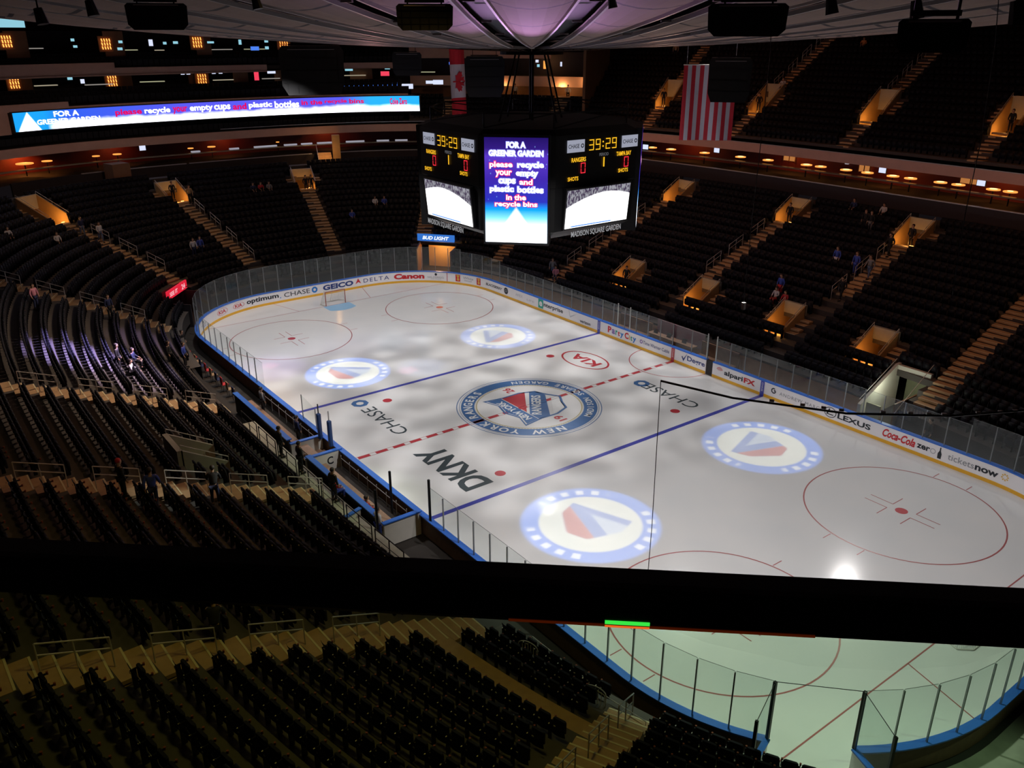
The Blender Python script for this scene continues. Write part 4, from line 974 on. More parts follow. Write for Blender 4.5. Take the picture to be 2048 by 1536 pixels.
# back wall of the lowest boxes, fascia above
mb = MB(); band(mb, off(4.4), U0, uL(112), 9.0, 11.4, .2); struct(mb.build('wall_right_boxes', M_REDW)); mb = MB(); band(mb, off(4.4), uL(112), uL(-110), 9.0, 11.4, .2); struct(mb.build('wall_far_boxes', M_REDW))
mb = MB(); slab(mb, off(0), off(4.6), U0, uL(-110), 11.25, 11.3); struct(mb.build('suite_ceiling', M_WALLD))
mb = MB(); band(mb, off(0), U0, uL(-110), 11.2, 12.0, .3); struct(mb.build('trim_1', M_FASC))
mb = MB(); band(mb, off(-.02), U0, uL(105), 12.0, 12.05, .1); o = mb.build('fascia_rail', mat('rail_bright', (.62, .64, .70), .3, .4)); tag(o, 'thin bright rail on top of the right pinkish fascia', 'rail')
mb = MB(); band(mb, off(-.02), uL(143), uL(178), 12.25, 12.31, .08); o = mb.build('fascia_rail', mat('rail_bright', (.62, .64, .70), .3, .4)); tag(o, 'thin bright rail under the ribbon screen', 'rail')
# counters of the boxes with orange lamps on them
mb = MB(); band(mb, off(1.0), U0, uL(112), 9.95, 10.05, .5); o = mb.build('box_counter', mat('counter_pale', (.40, .38, .34), .3)); tag(o, 'long counter along the front of the right boxes', 'counter')
mb = MB(); band(mb, off(.8), uL(112), uL(-150), 9.85, 9.95, .5); o = mb.build('box_counter', mat('counter_pale', (.40, .38, .34), .3)); tag(o, 'long counter along the front of the far boxes', 'counter')
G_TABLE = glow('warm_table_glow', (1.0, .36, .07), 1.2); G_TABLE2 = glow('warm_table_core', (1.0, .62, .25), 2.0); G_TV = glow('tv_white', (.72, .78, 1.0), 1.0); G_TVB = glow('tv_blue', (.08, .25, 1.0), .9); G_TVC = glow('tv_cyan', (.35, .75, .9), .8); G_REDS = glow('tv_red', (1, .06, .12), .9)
def at_off(u, o_, z):
    p = cpt([u], *off(o_))[0]; bx, dx, dy = spoke([u]); return Vector((p[0], p[1], z)), Vector((dx[0], dy[0], 0)), Vector((-dy[0], dx[0], 0))
tabs = [uL(105.9), uL(102.5), uL(96.6), uL(90.5), uN(-14.2), uN(-10), uN(-8.5), uN(-5.9), uN(-3.8), uN(-1.4), uN(.2), uN(2.8), uN(4.3), uN(7.1), uN(8.4)]
for i, u in enumerate(tabs):
    c, d, t = at_off(u, 2.4, 9.9); r = thing('bar_table', 'round bar table glowing orange in the right boxes, %s from the scoreboard' % ordi(i), 'table', c, group='glowing bar tables')
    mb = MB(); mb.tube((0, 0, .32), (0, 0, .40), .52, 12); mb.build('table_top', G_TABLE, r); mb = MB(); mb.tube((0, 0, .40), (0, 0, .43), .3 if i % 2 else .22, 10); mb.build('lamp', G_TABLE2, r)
    mb = MB(); mb.tube((0, 0, -.8), (0, 0, .32), .06, 6); mb.build('stem', M_BLACK, r)
tvs = [(uL(106.3), 1.5, 10.4, G_TV), (uL(93.6), 1.5, 10.8, G_TV), (uN(-1.9), 1.5, 10.8, G_TV), (uN(6.5), 1.5, 10.8, G_TV), (uL(-170.6), 1.5, 10.8, G_TV)]
for i, (u, o_, z, m_) in enumerate(tvs):
    c, d, t = at_off(u, o_, z); r = thing('hanging_screen', 'small white-lit screen hanging in the %s' % ('right boxes, %s from the scoreboard' % ordi(i) if i < 4 else 'far left boxes'), 'screen', c, group='screens in the boxes')
    mb = MB(); mb.obox((0, 0, 0), t*.36, d*.05, (0, 0, .28)); mb.build('housing', M_BLACK, r); mb = MB(); mb.obox(d*-.055, t*.32, d*.01, (0, 0, .24)); mb.build('display', m_, r); mb = MB(); mb.tube((0, 0, .25), (0, 0, .5), .02); mb.build('bracket', M_BLACK, r)
for i, (u, w_, z) in enumerate(((uN(-13.1), 1.1, 10.65), (uN(-5.2), .9, 10.5), (uN(4.4), 1.4, 10.65))):
    c, d, t = at_off(u, 4.2, z); r = thing('lit_doorway', 'orange-lit doorway at the back of the right boxes, %s from the scoreboard' % ordi(i), 'doorway', c, group='doorways of the boxes')
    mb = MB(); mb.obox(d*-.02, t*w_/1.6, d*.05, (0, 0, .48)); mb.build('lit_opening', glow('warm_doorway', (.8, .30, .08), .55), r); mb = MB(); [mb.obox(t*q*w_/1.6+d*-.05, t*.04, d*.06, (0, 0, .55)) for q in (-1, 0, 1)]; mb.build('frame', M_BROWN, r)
c, d, t = at_off(uN(-7.0), 4.3, 10.75); mb = MB(); add_text(mb, 'B', lambda p, q: c-d*.1-t*p+Vector((0, 0, q)), w=.5, h=.55, bold=.03); o = mb.build('wall_letter', glow('pale_letter', (.6, .55, .6), .5)); tag(o, 'pale letter on the red wall at the back of the right boxes', 'letter')
# far boxes: glows and pale counters
for i, (u, w_, m_) in enumerate(((uL(-155.1), 1.3, G_TABLE), (uL(-158), .8, G_TABLE), (uL(-167.4), .7, G_TABLE), (uL(-164.5), .6, G_TABLE), (uL(178.8), .7, G_TABLE), (uL(-178), .5, G_TABLE), (uL(168.3), .3, G_TABLE))):
    c, d, t = at_off(u, 2.2, 9.95); r = thing('bar_table', 'low orange glowing bar table in the far boxes, %s from the left' % ordi(i), 'table', c, group='glowing bar tables')
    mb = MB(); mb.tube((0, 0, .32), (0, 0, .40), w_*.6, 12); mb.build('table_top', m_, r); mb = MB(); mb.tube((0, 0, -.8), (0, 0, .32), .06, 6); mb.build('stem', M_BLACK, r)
for i, (ua, ub_) in enumerate(((176.5, 175), (172.5, 168.8), (167.6, 165.5), (164.8, 163.0), (162.2, 159.8), (157.5, 154.5), (152.5, 150.5), (149.5, 147.5), (-177.5, -178.8))):
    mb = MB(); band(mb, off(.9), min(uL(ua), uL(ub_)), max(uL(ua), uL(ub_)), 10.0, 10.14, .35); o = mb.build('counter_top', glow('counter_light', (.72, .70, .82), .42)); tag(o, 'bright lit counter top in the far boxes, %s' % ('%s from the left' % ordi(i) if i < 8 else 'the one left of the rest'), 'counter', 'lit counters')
l = spot('box_glow', at_off(uL(-156), 3.2, 11.1)[0], at_off(uL(-156), 3.6, 9)[0], 260, (1, .30, .06), 150)
for u in (uL(-168), uL(160), uL(176)): spot('box_glow', at_off(u, 3.0, 11.15)[0], at_off(u, 4.2, 9.5)[0], 70, (1, .30, .10), 150)
for u in (uL(100), uN(-12), uN(-2), uN(7)): spot('box_glow', at_off(u, 2.6, 11.15)[0], at_off(u, 4.4, 10.0)[0], 90, (1, .32, .08), 150)

# upper tiers of the far end
TIERS = [(.6, 12.2), (1.5, 12.6)]
mb = MB()
for (o_, z) in ((.3, 12.0), (1.25, 12.35), (2.2, 12.7)): slab(mb, off(o_), off(o_+.95), uL(147), uL(-110), z, z); band(mb, off(o_), uL(147), uL(-110), z-.4, z, .01)
for (o_, z) in ((.6, 15.3), (1.55, 15.62), (2.5, 15.95)): slab(mb, off(o_), off(o_+.95), uL(147), uL(-110), z, z); band(mb, off(o_), uL(147), uL(-110), z-.4, z, .01)
for (o_, z) in ((3.4, 18.4), (4.35, 18.72), (5.3, 19.05)): slab(mb, off(o_), off(o_+.95), uL(147), uL(-110), z, z); band(mb, off(o_), uL(147), uL(-110), z-.4, z, .01)
slab(mb, off(3.2), off(8), uL(147), uL(-110), 15.95, 16.0); slab(mb, off(6.2), off(11), uL(147), uL(-110), 19.05, 19.1)
slab(mb, off(.4), off(5), uL(147), uL(-110), 15.0, 15.0); slab(mb, off(3), off(9), uL(147), uL(-110), 17.9, 17.9); slab(mb, off(6.), off(12), uL(147), uL(-110), 21.9, 21.9)
struct(mb.build('far_tier_floors', M_RUBBER))
mb = MB(); band(mb, off(3.2), uL(147), uL(-110), 12.5, 15.0, .2); band(mb, off(7.8), uL(147), uL(-110), 16, 17.9, .2); band(mb, off(10.8), uL(147), uL(-110), 19, 22, .2); struct(mb.build('wall_far_tiers', M_WALLD))
mb = MB(); band(mb, off(.1), uL(147), uL(-110), 15.1, 15.32, .3); band(mb, off(.0), uL(-160.5), uL(-110), 15.3, 15.75, .3); band(mb, off(3.2), uL(168.5), uL(-110), 17.75, 18.5, .3); band(mb, off(2.9), uL(-169.5), uL(-110), 18.1, 19.0, .3)
band(mb, off(3.2), uL(147.5), uL(158), 17.9, 18.55, .3); band(mb, off(0.3), UE, uL(-110), 13.2, 15.1, .3); struct(mb.build('trim_2', M_FASC))
# seats on those tiers
tb = []
for (o_, z) in ((.3, 12.0), (1.25, 12.35), (2.2, 12.7), (.6, 15.3), (1.55, 15.62), (2.5, 15.95), (3.4, 18.4), (4.35, 18.72), (5.3, 19.05)):
    us = np.arange(uL(148), uL(-146), .5); pts = cpt(us, *off(o_+.6)); seg = np.hypot(*(pts[1:]-pts[:-1]).T); cum = np.concatenate([[0], np.cumsum(seg)])
    for s_ in np.arange(.3, cum[-1], .55):
        x, y = np.interp(s_, cum, pts[:, 0]), np.interp(s_, cum, pts[:, 1]); tb.append((x, y, z, math.atan2(-y*.6, -x)-math.pi/2))
o_ = MB()
for x, y, z, rz in tb:
    o_.cur = 0; c2, s2 = math.cos(rz), math.sin(rz); o_.box((x, y, z+.5), (.48, .14, .62), rz)
o = o_.build('tier_seats', M_SEAT); tag(o, 'rows of dark seats on the narrow far tiers above and below the ribbon screen', 'seats', kind='stuff')

# ribbon screen
RB = thing('ribbon_screen', 'long bright blue and white ribbon screen curving along the far tier', 'led screen')
mb = MB(); ua, ub_ = uL(145), UE; band(mb, off(0.02), ua, ub_, 13.32, 15.15, .35); mb.build('housing', M_BLACK, RB)
def ribmat():
    m = bpy.data.materials.new('ribbon_display'); m.use_nodes = True; t = m.node_tree; n = N(t); b = t.nodes['Principled BSDF']; b.inputs['Base Color'].default_value = (0, 0, 0, 1)
    tc = n.new('ShaderNodeTexCoord'); sp = n.new('ShaderNodeSeparateXYZ'); t.links.new(tc.outputs['Object'], sp.inputs[0]); z = sp.outputs[2]; y = sp.outputs[1]
    ns = n.new('ShaderNodeTexNoise'); ns.inputs['Scale'].default_value = .5; t.links.new(tc.outputs['Object'], ns.inputs['Vector'])
    lower = n.m('SUBTRACT', 1.0, n.step(n.m('ADD', z, n.m('MULTIPLY', ns.outputs[0], .7)), 14.35, .55))
    c = n.mix(n.step(y, -9.0, 14.0), (.01, .12, .85), (.10, .10, .85)); c = n.mix(n.step(y, 16.5, 3.0), c, (.02, .45, 1.0)); c = n.mix(n.m('SUBTRACT', 1.0, n.step(y, -14.5, 2.0)), c, (.01, .36, .9))
    cone = n.step(n.m('SUBTRACT', n.m('MULTIPLY_ADD', n.m('ABSOLUTE', n.m('ADD', y, 16.9)), -1.6, 15.0), z), 0.0, .3)
    f = n.m('MAXIMUM', n.m('MULTIPLY', lower, n.step(y, -14.9, .8)), cone)
    t.links.new(n.mix(f, c, (.9, .92, 1.0)), b.inputs['Emission Color']); t.links.new(n.m('MULTIPLY_ADD', f, 2.2, 1.1), b.inputs['Emission Strength'])
    return m
mb = MB(); us = np.arange(ua+.2, ub_-.2, 1.0); I = cpt(us, 55-.01, 38.29, 2.75); mb.strip([(*p, 13.42) for p in I], [(*p, 15.06) for p in I]); mb.build('display', ribmat(), RB)
def ribfn(uc, zc):
    def f(a, b):
        p = cpt([uc-a], 55-.06, 38.24, 2.75)[0]; return (p[0], p[1], zc+b)
    return f
G_RT = glow('ribbon_red_letter', (.75, .0, .10), 1.1); G_WT = glow('ribbon_white_letter', (1, 1, 1), 2.2)
def y2u(y):
    best = min(((abs(cpt([u], 55, 38.3, 2.75)[0][1]-y), u) for u in np.arange(ua, ub_, .25))); return best[1]
def pxu(px):   # far ribbon: pixel column -> u through its y position
    u_lo = None; best = None
    for u in np.arange(ua, ub_, .2):
        p = cpt([u], 55, 38.3, 2.75)[0]; q = project((p[0], p[1], 14.2))
        if best is None or abs(q[0]-px) < best[0]: best = (abs(q[0]-px), u)
    return best[1]
for s_, a, b, m_, zc, h_ in (('FOR A', 110, 158, G_WT, 14.72, .5), ('GREENER GARDEN', 72, 200, G_WT, 14.1, .45), ('please', 231, 283, G_RT, 14.45, .7), ('recycle', 289, 340, G_WT, 14.45, .7), ('your', 346, 375, G_RT, 14.4, .7), ('empty', 381, 425, G_WT, 14.45, .7), ('cups', 429, 462, G_WT, 14.4, .7), ('and', 466, 493, G_RT, 14.5, .65),
                         ('plastic', 497, 545, G_WT, 14.5, .7), ('bottles', 549, 598, G_WT, 14.5, .7), ('in', 603, 616, G_RT, 14.6, .5), ('the', 621, 645, G_RT, 14.6, .5), ('recycle', 650, 695, G_RT, 14.6, .5), ('bins', 700, 728, G_RT, 14.6, .5), ('Coke Zero', 780, 815, G_RT, 14.5, .7)):
    u1_, u2_ = pxu(a), pxu(b); mb = MB(); uc = (u1_+u2_)/2
    # width in u units
    V, F = text2d(s_, bold=.03); W_, H_ = V[:, 0].max(), V[:, 1].max(); fn = ribfn(uc, zc)
    mb.add([fn((x/W_-.5)*(u1_-u2_) if False else (x/W_-.5)*abs(u2_-u1_), (y/H_-.5)*h_) for x, y in V], F); mb.build('display_lettering', m_, RB)
# sconces and small screens on the far tiers
def sconce(u, o_, z, lab, k):
    c, d, t = at_off(u, o_, z); r = thing('wall_lantern', lab, 'lamp', c, group='orange wall lanterns'); mb = MB()
    for i in range(4):
        for j in range(3): mb.tube(t*((i-1.5)*.26)+Vector((0, 0, (j-1)*.36-.14)), t*((i-1.5)*.26+.05)+Vector((0, 0, (j-1)*.36+.14)), .05*k, 6)
    mb.build('glass_tubes', mat('lantern_glow', (0, 0, 0), emit=(1, .34, .07), es=2.6), r)
    mb = MB(); mb.obox(d*.16, t*.75, d*.05, (0, 0, .75)); mb.build('back_plate', M_BROWN, r)
    return r
for i, (u, z) in enumerate(((uL(-158.3), 21.0), (uL(-170.1), 20.7), (uL(177.7), 20.8), (uL(165.2), 20.7))): sconce(u, 5.0, z, 'orange glowing wall lantern on the topmost far tier, %s from the left' % ordi(i), 1.0 if i < 3 else .7)
for i, (u, z) in enumerate(((uL(-158.2), 17.35), (uL(-170.1), 17.2), (uL(177.7), 17.1))): sconce(u, 5.0, z, 'orange glowing wall lantern on the tier above the ribbon screen, %s from the left' % ordi(i), .9)
for i, (u, o_, z, w_, h_, m_) in enumerate(((-165.7, 4.5, 21.1, .35, .25, G_TVC), (-165.9, 4.5, 20.5, .4, .22, G_TVC), (-175.4, 4, 20.8, .42, .62, G_TV), (-171.4, 4, 20.9, .4, .25, G_TVC), (-171.2, 4, 20.25, .5, .25, G_TVC), (-178.8, 4, 20.8, .5, .25, G_TVC), (-177.3, 4, 20.75, .35, .25, G_TVC), (176.2, 4, 20.8, .7, .2, G_TVC), (171.9, 4, 20.8, .3, .5, G_TVC), (169.8, 4, 20.15, .9, .4, G_TVB), (168.0, 4, 20.9, .4, .3, G_TVC), (168.0, 4, 20.2, .4, .3, G_TVC),
        (-165.7, 4, 17.3, .4, .4, G_TV), (-164.2, 4, 17.6, .5, .25, G_TVC), (-179.2, 4, 17.75, .4, .22, G_TV), (-180.0, 4, 17.75, .4, .22, G_TV), (176.3, 4, 17.75, .4, .22, G_TV), (175.3, 4, 17.75, .4, .22, G_TV), (170.0, 4, 17.3, .5, .9, G_REDS), (167.7, 4, 17.65, .9, .25, G_TV), (157.2, 4, 17.4, .35, .6, G_REDS), (156.0, 4, 17.8, .9, .3, G_TVC), (150.6, 4, 17.3, 1.0, .5, G_REDS), (150.2, 4, 17.9, .6, .25, G_TVC),
        (159.1, 4, 15.3, .8, .55, G_TVB), (158.2, 4, 15.3, .4, .5, G_TV), (157.3, 4, 15.8, .8, .5, G_TVB), (155.5, 4, 15.8, 1.5, .55, G_TVB), (153.3, 4, 15.8, 1.3, .6, G_TVB), (151.3, 4, 15.9, 1.3, .9, G_TVB), (149.4, 4, 15.9, 1.5, .9, G_TVB), (147.3, 4, 15.9, 1.4, .55, G_TV), (143.8, 4, 16.35, .9, .35, G_TV), (142.5, 4, 16.35, 1.2, .5, G_TV), (-158.2, 4, 22.7, 3.0, 1.0, G_TVC))):
    oo = 3.4 if z < 16.6 else o_
    c, d, t = at_off(uL(u), oo, z); r = thing('tier_screen', 'small %s screen, %s far tier, %s' % ({'tv_white': 'white', 'tv_blue': 'blue', 'tv_cyan': 'pale blue', 'tv_red': 'red'}[m_.name], 'topmost' if z > 19 else ('middle' if z > 17 else 'low'), '%s counting tiers from the left' % ordi(i)), 'screen', c, group='small screens on the far tiers')
    mb = MB(); mb.obox(d*.04, t*w_/2*1.08, d*.03, (0, 0, h_/2*1.1)); mb.build('housing', M_BLACK, r); mb = MB(); mb.obox((0, 0, 0), t*w_/2, d*.012, (0, 0, h_/2)); mb.build('display', m_, r)
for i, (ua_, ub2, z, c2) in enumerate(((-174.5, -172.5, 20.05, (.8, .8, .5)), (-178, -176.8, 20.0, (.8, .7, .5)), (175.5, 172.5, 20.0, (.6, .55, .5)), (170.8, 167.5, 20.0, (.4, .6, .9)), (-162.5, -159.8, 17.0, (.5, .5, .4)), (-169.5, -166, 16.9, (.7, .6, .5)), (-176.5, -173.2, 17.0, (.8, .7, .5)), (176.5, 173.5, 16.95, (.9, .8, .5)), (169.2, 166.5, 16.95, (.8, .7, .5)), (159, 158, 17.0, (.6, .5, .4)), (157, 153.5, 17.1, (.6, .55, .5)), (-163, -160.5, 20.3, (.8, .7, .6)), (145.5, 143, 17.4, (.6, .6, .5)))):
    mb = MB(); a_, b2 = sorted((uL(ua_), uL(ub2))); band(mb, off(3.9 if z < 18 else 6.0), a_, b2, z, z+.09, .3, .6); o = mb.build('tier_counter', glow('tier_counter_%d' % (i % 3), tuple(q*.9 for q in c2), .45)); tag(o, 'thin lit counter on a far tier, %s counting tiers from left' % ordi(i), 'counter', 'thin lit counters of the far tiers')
# brown lit wall panels between the far boxes
for i, (u, o_, z, w_, h_) in enumerate(((-159.5, 5.3, 20.6, 2.2, 2.6), (-171.2, 5.3, 20.6, 2.0, 2.6), (176.8, 5.3, 20.6, 1.6, 2.6), (-171.5, 5.3, 17.0, 2.0, 1.8), (178.5, 5.3, 17.0, 1.6, 1.8), (-159.2, 5.3, 17.0, 2.0, 1.8), (172.3, 4.3, 17.0, 1.6, 1.8), (165.5, 4.3, 17.0, 2.6, 1.8), (154.2, 4.3, 17.3, 2.6, 1.6))):
    c, d, t = at_off(uL(u), o_, z); mb = MB(); mb.obox(c, t*w_/2, d*.08, (0, 0, h_/2)); o = mb.build('tier_partition', M_BROWN); tag(o, 'brown wall section between the far tier boxes, %s counted from the topmost tier' % ordi(i), 'wall panel', 'brown wall panels of the far tiers')

# far right corner block: walls and balcony above the small seat block
mb = MB()
slab(mb, off(5.2), off(12), uL(118), uL(147), 14.3, 14.35); slab(mb, off(6.5), off(13), uL(118), uL(147), 17.0, 17.0); struct(mb.build('corner_floors', M_RUBBER))
mb = MB(); band(mb, off(6.6), uL(118.5), uL(147), 15.8, 16.95, .3); struct(mb.build('trim_3', M_FASC)); mb = MB(); band(mb, off(7.8), uL(119), uL(147), 14.3, 16.0, .2); struct(mb.build('wall_corner_lower', M_BROWN)); mb = MB(); band(mb, off(9), uL(119), uL(147), 17, 19.6, .2); struct(mb.build('wall_corner_upper', M_WALLD))
mb = MB(); band(mb, off(7), uL(126), uL(147), 18.9, 20.5, .2); struct(mb.build('trim_4', M_FASC))
a, d, t = UB.frame(uL(118.0), .12); b = UB.frame(uL(118.0), .62)[0]
mb = MB(); mb.obox((a+b)/2+Vector((0, 0, 17.6)), (b-a)/2, t*.15, (0, 0, 4.0)); struct(mb.build('wall_corner_end', mat('end_wall_brown', (.30, .15, .07), .6, noise=(1, .2))))
for u, z, e in ((uL(124), 15.8, 90), (uL(133), 15.8, 40), (uL(119.8), 16.5, 110), (uL(127), 18.6, 40)): 
    l = bpy.data.lights.new('corner_lamp', 'POINT'); l.energy = e; l.color = (1, .48, .15); l.shadow_soft_size = .1; o = bpy.data.objects.new('corner_lamp', l); COL.objects.link(o); o.location = at_off(u, 6.2 if z < 17 else 7.6, z)[0]
for i, (u, z, w_, h_, m_) in enumerate(((128.2, 18.6, .35, .3, G_TV), (128.0, 18.1, .3, .3, G_TVC), (127.0, 18.2, .35, .9, G_TABLE), (124.5, 18.3, .2, .5, G_TV), (141, 18.3, .5, .3, G_TVB), (138.5, 18.2, .35, .5, G_TABLE))):
    c, d, t = at_off(uL(u), 7.4, z); mb = MB(); mb.obox(c, t*w_/2, d*.03, (0, 0, h_/2)); o = mb.build('tier_screen', m_); tag(o, 'tiny lit screen above the small corner seat block, %s from the right' % ordi(i), 'screen', 'corner box screens')

# ================================================================== roof
def zc(r): return 20.8+.0024*r*r
struct_c = MB(); NR = 48; rs = [1.6, 4, 7, 10, 13, 16, 19, 22, 25, 28, 31, 34, 37, 40, 44, 48, 52, 57, 62, 68, 75]
AZ0 = math.atan2(CAM.y, CAM.x)
mb = MB(); mc = MB(); me_ = MB()
for k in range(NR):
    am = AZ0+math.radians(7.5*k); hw_ = math.radians(3.75); nseg = 6
    # slightly sagging panel between two ribs
    grid = []
    for r_ in rs:
        row = []
        cw = min(.42, .17*r_*.5); dw = math.atan2(cw, r_)
        for i in range(nseg+1):
            f = -1+2*i/nseg; a = am+f*(hw_-dw*.9); sag = -.30*(r_/30)*(1-f*f)+(.32*min(1, r_/8))
            row.append((r_*math.cos(a), r_*math.sin(a), zc(r_)+sag-.1))
        grid.append(row)
    for i in range(len(rs)-1):
        for j in range(nseg):
            mb.add([grid[i][j], grid[i][j+1], grid[i+1][j+1], grid[i+1][j]], [(0, 3, 2, 1)])
    ar_ = am+hw_
    for i in range(len(rs)-1):
        for (o0, o1, z0_, tgt) in ((-.40, .40, .55, mc),):
            P = []
            for r_ in (rs[i], rs[i+1]):
                cw = min(.42, .17*r_*.5)*.95; c = Vector((r_*math.cos(ar_), r_*math.sin(ar_), zc(r_)+.5)); t = Vector((-math.sin(ar_), math.cos(ar_), 0)); P += [c-t*cw*1.3, c+t*cw*1.3]
            tgt.add(P, [(0, 1, 3, 2)])
        for sg in (-1, 1):
            P = []
            for r_ in (rs[i], rs[i+1]):
                cw = min(.42, .17*r_*.5); t = Vector((-math.sin(ar_), math.cos(ar_), 0)); c = Vector((r_*math.cos(ar_), r_*math.sin(ar_), zc(r_)+.2))+t*sg*cw
                P += [c, c-Vector((0, 0, .12)), c+t*sg*.07-Vector((0, 0, .12)), c+t*sg*.07]
            me_.add(P, [(0, 1, 5, 4), (1, 2, 6, 5), (2, 3, 7, 6)])
def ceilmat():
    m = bpy.data.materials.new('roof_panels'); m.use_nodes = True; t = m.node_tree; n = N(t); b = t.nodes['Principled BSDF']; b.inputs['Roughness'].default_value = .8
    tc = n.new('ShaderNodeTexCoord'); sp = n.new('ShaderNodeSeparateXYZ'); t.links.new(tc.outputs['Object'], sp.inputs[0])
    r_ = n.m('SQRT', n.m('ADD', n.m('MULTIPLY', sp.outputs[0], sp.outputs[0]), n.m('MULTIPLY', sp.outputs[1], sp.outputs[1])))
    fr = n.m('FRACT', n.m('DIVIDE', r_, 4.07)); seam = n.inside(fr, .0, .045, .008)
    fr2 = n.m('FRACT', n.m('DIVIDE', r_, .77)); seam2 = n.inside(fr2, .0, .05, .02)
    ns = n.new('ShaderNodeTexNoise'); ns.inputs['Scale'].default_value = .6; t.links.new(tc.outputs['Object'], ns.inputs['Vector'])
    c = n.mix(ns.outputs[0], (.30, .20, .17), (.38, .26, .23)); c = n.mix(n.m('MULTIPLY', seam2, .25), c, (.2, .16, .17)); c = n.mix(seam, c, (.05, .04, .05)); t.links.new(c, b.inputs['Base Color'])
    return m
CE = struct(mb.build('ceiling', ceilmat(), smooth=True)); mc.build('roof_channels', M_CEILD, CE); me_.build('channel_edges', M_EDGE, CE)
mb = MB(); mb.tube((0, 0, 20.6), (0, 0, 21.2), 1.7, 24); o = mb.build('roof_hub', M_BLACK, CE)
mb = MB()
for k in (-2, -1, 0, 1, 2):      # lit brackets in the channels
    ar_ = AZ0+math.radians(7.5*k+3.75)
    for r_ in (17, 21, 25, 29, 33):
        c = Vector((r_*math.cos(ar_), r_*math.sin(ar_), zc(r_)+.12)); t = Vector((-math.sin(ar_), math.cos(ar_), 0)); mb.obox(c, t*.16, Vector((math.cos(ar_), math.sin(ar_), 0))*.06, (0, 0, .03))
mb.build('channel_brackets', M_EDGE, CE)
mb = MB(); us = np.arange(0, 428.1, 4); I = cpt(us, 74, 56, 2.4); mb.strip([(*p, 9) for p in I], [(*p, 36) for p in I], closed=False); struct(mb.build('wall_outer', M_WALLD))

# loudspeaker and lighting boxes hung from the roof
def hangbox(c, w_, h_, d_, lab, rz=None, top=None, edge=True, name='hanging_loudspeaker'):
    c = Vector(c); rz = math.atan2(CAM.y-c.y, CAM.x-c.x)+math.pi/2 if rz is None else rz; r = thing(name, lab, 'loudspeaker', c, rz, group='black loudspeaker clusters')
    mb = MB(); X, Z = w_/2, h_/2
    poly = [(-X, Z*.8), (-X*.9, Z), (X*.9, Z), (X, Z*.8), (X*.97, -Z*.6), (X*.8, -Z), (-X*.8, -Z), (-X*.97, -Z*.6)]
    mb.add([(x, -d_/2, z) for x, z in poly]+[(x, d_/2, z) for x, z in poly], [tuple(range(8)), tuple(range(15, 7, -1))]+[(i, 8+i, 8+(i+1) % 8, (i+1) % 8) for i in range(8)])
    mb.build('cabinet', M_BLACK, r)
    mb = MB(); n_ = 6
    for i in range(n_): mb.box((-X*.8+2*X*.8*i/(n_-1), -d_/2-.01, 0), (.012, .02, h_*.9))
    for z_ in (-.5, 0, .5): mb.box((0, -d_/2-.01, z_*Z), (w_*.92, .02, .012))
    mb.build('grille', M_SEATB, r)
    mb = MB(); mb.box((0, -d_/2-.02, Z*.86), (w_*.72, .02, .022)); mb.build('bracket_bar', M_EDGE, r)
    tz = (top if top else zc(math.hypot(c.x, c.y)))-c.z
    mb = MB(); [mb.tube((x, 0, Z), (x, 0, tz), .018) for x in (-X*.6, X*.6)]; mb.box((0, 0, Z+.06), (w_*.7, .1, .06)); mb.build('hanger', M_BLACK, r)
    return r
for c, w_, h_, d_, lab in (((17.4, -24.2, 21.98), 1.27, .54, .6, 'black hanging loudspeaker box over the far left tiers'), ((21.5, -19.8, 21.95), 1.20, .52, .6, 'black hanging loudspeaker box left of centre, under the roof'), ((28.5, -17.8, 21.83), 1.28, .50, .6, 'black hanging loudspeaker box right of centre, above the large striped flag'), ((33.2, -20.45, 21.60), .72, .34, .4, 'black hanging loudspeaker box in the top right corner'),
                           ((-2.4, -11.6, 20.0), 3.0, 2.2, 1.5, 'large dark loudspeaker cluster under the roof above the ribbon screen'), ((-13.2, 0, 19.8), 1.9, 1.4, 1.2, 'dark loudspeaker cluster hanging left of the red and white maple flag'), ((-10.5, 4.3, 19.0), 2.6, 2.5, 1.5, 'dark loudspeaker cluster hanging right of the red and white maple flag'), ((9.9, 4.4, 19.55), 2.0, 2.0, 1.2, 'dark loudspeaker cluster hiding the upper corner of the striped flag')):
    hangbox(c, w_, h_, d_, lab)
for i, (u_, v_, t_) in enumerate(((78, 30, 17), (180, 14, 17), (510, 2, 18), (1660, 8, 15), (1830, 16, 14), (1222, 2, 20), (2030, 20, 12))):
    d = fwd+RX*((u_-1024)/FPX)+UY*(-(v_-768)/FPX); hn = math.hypot(d.x, d.y); c = CAM+d*(t_/hn)
    r = thing('roof_spotlight', 'small black spotlight hung under the roof, %s of the row counted from the left' % ordi([0, 1, 2, 4, 5, 3, 6][i]), 'spotlight', c, group='small roof spotlights')
    mb = MB(); mb.tube((0, 0, .10), (.04, .03, -.14), .07, 8, .10); mb.build('barrel', M_BLACK, r); mb = MB(); mb.tube((0, 0, .1), (0, 0, zc(math.hypot(c.x, c.y))-c.z), .015); mb.build('hanger', M_BLACK, r)

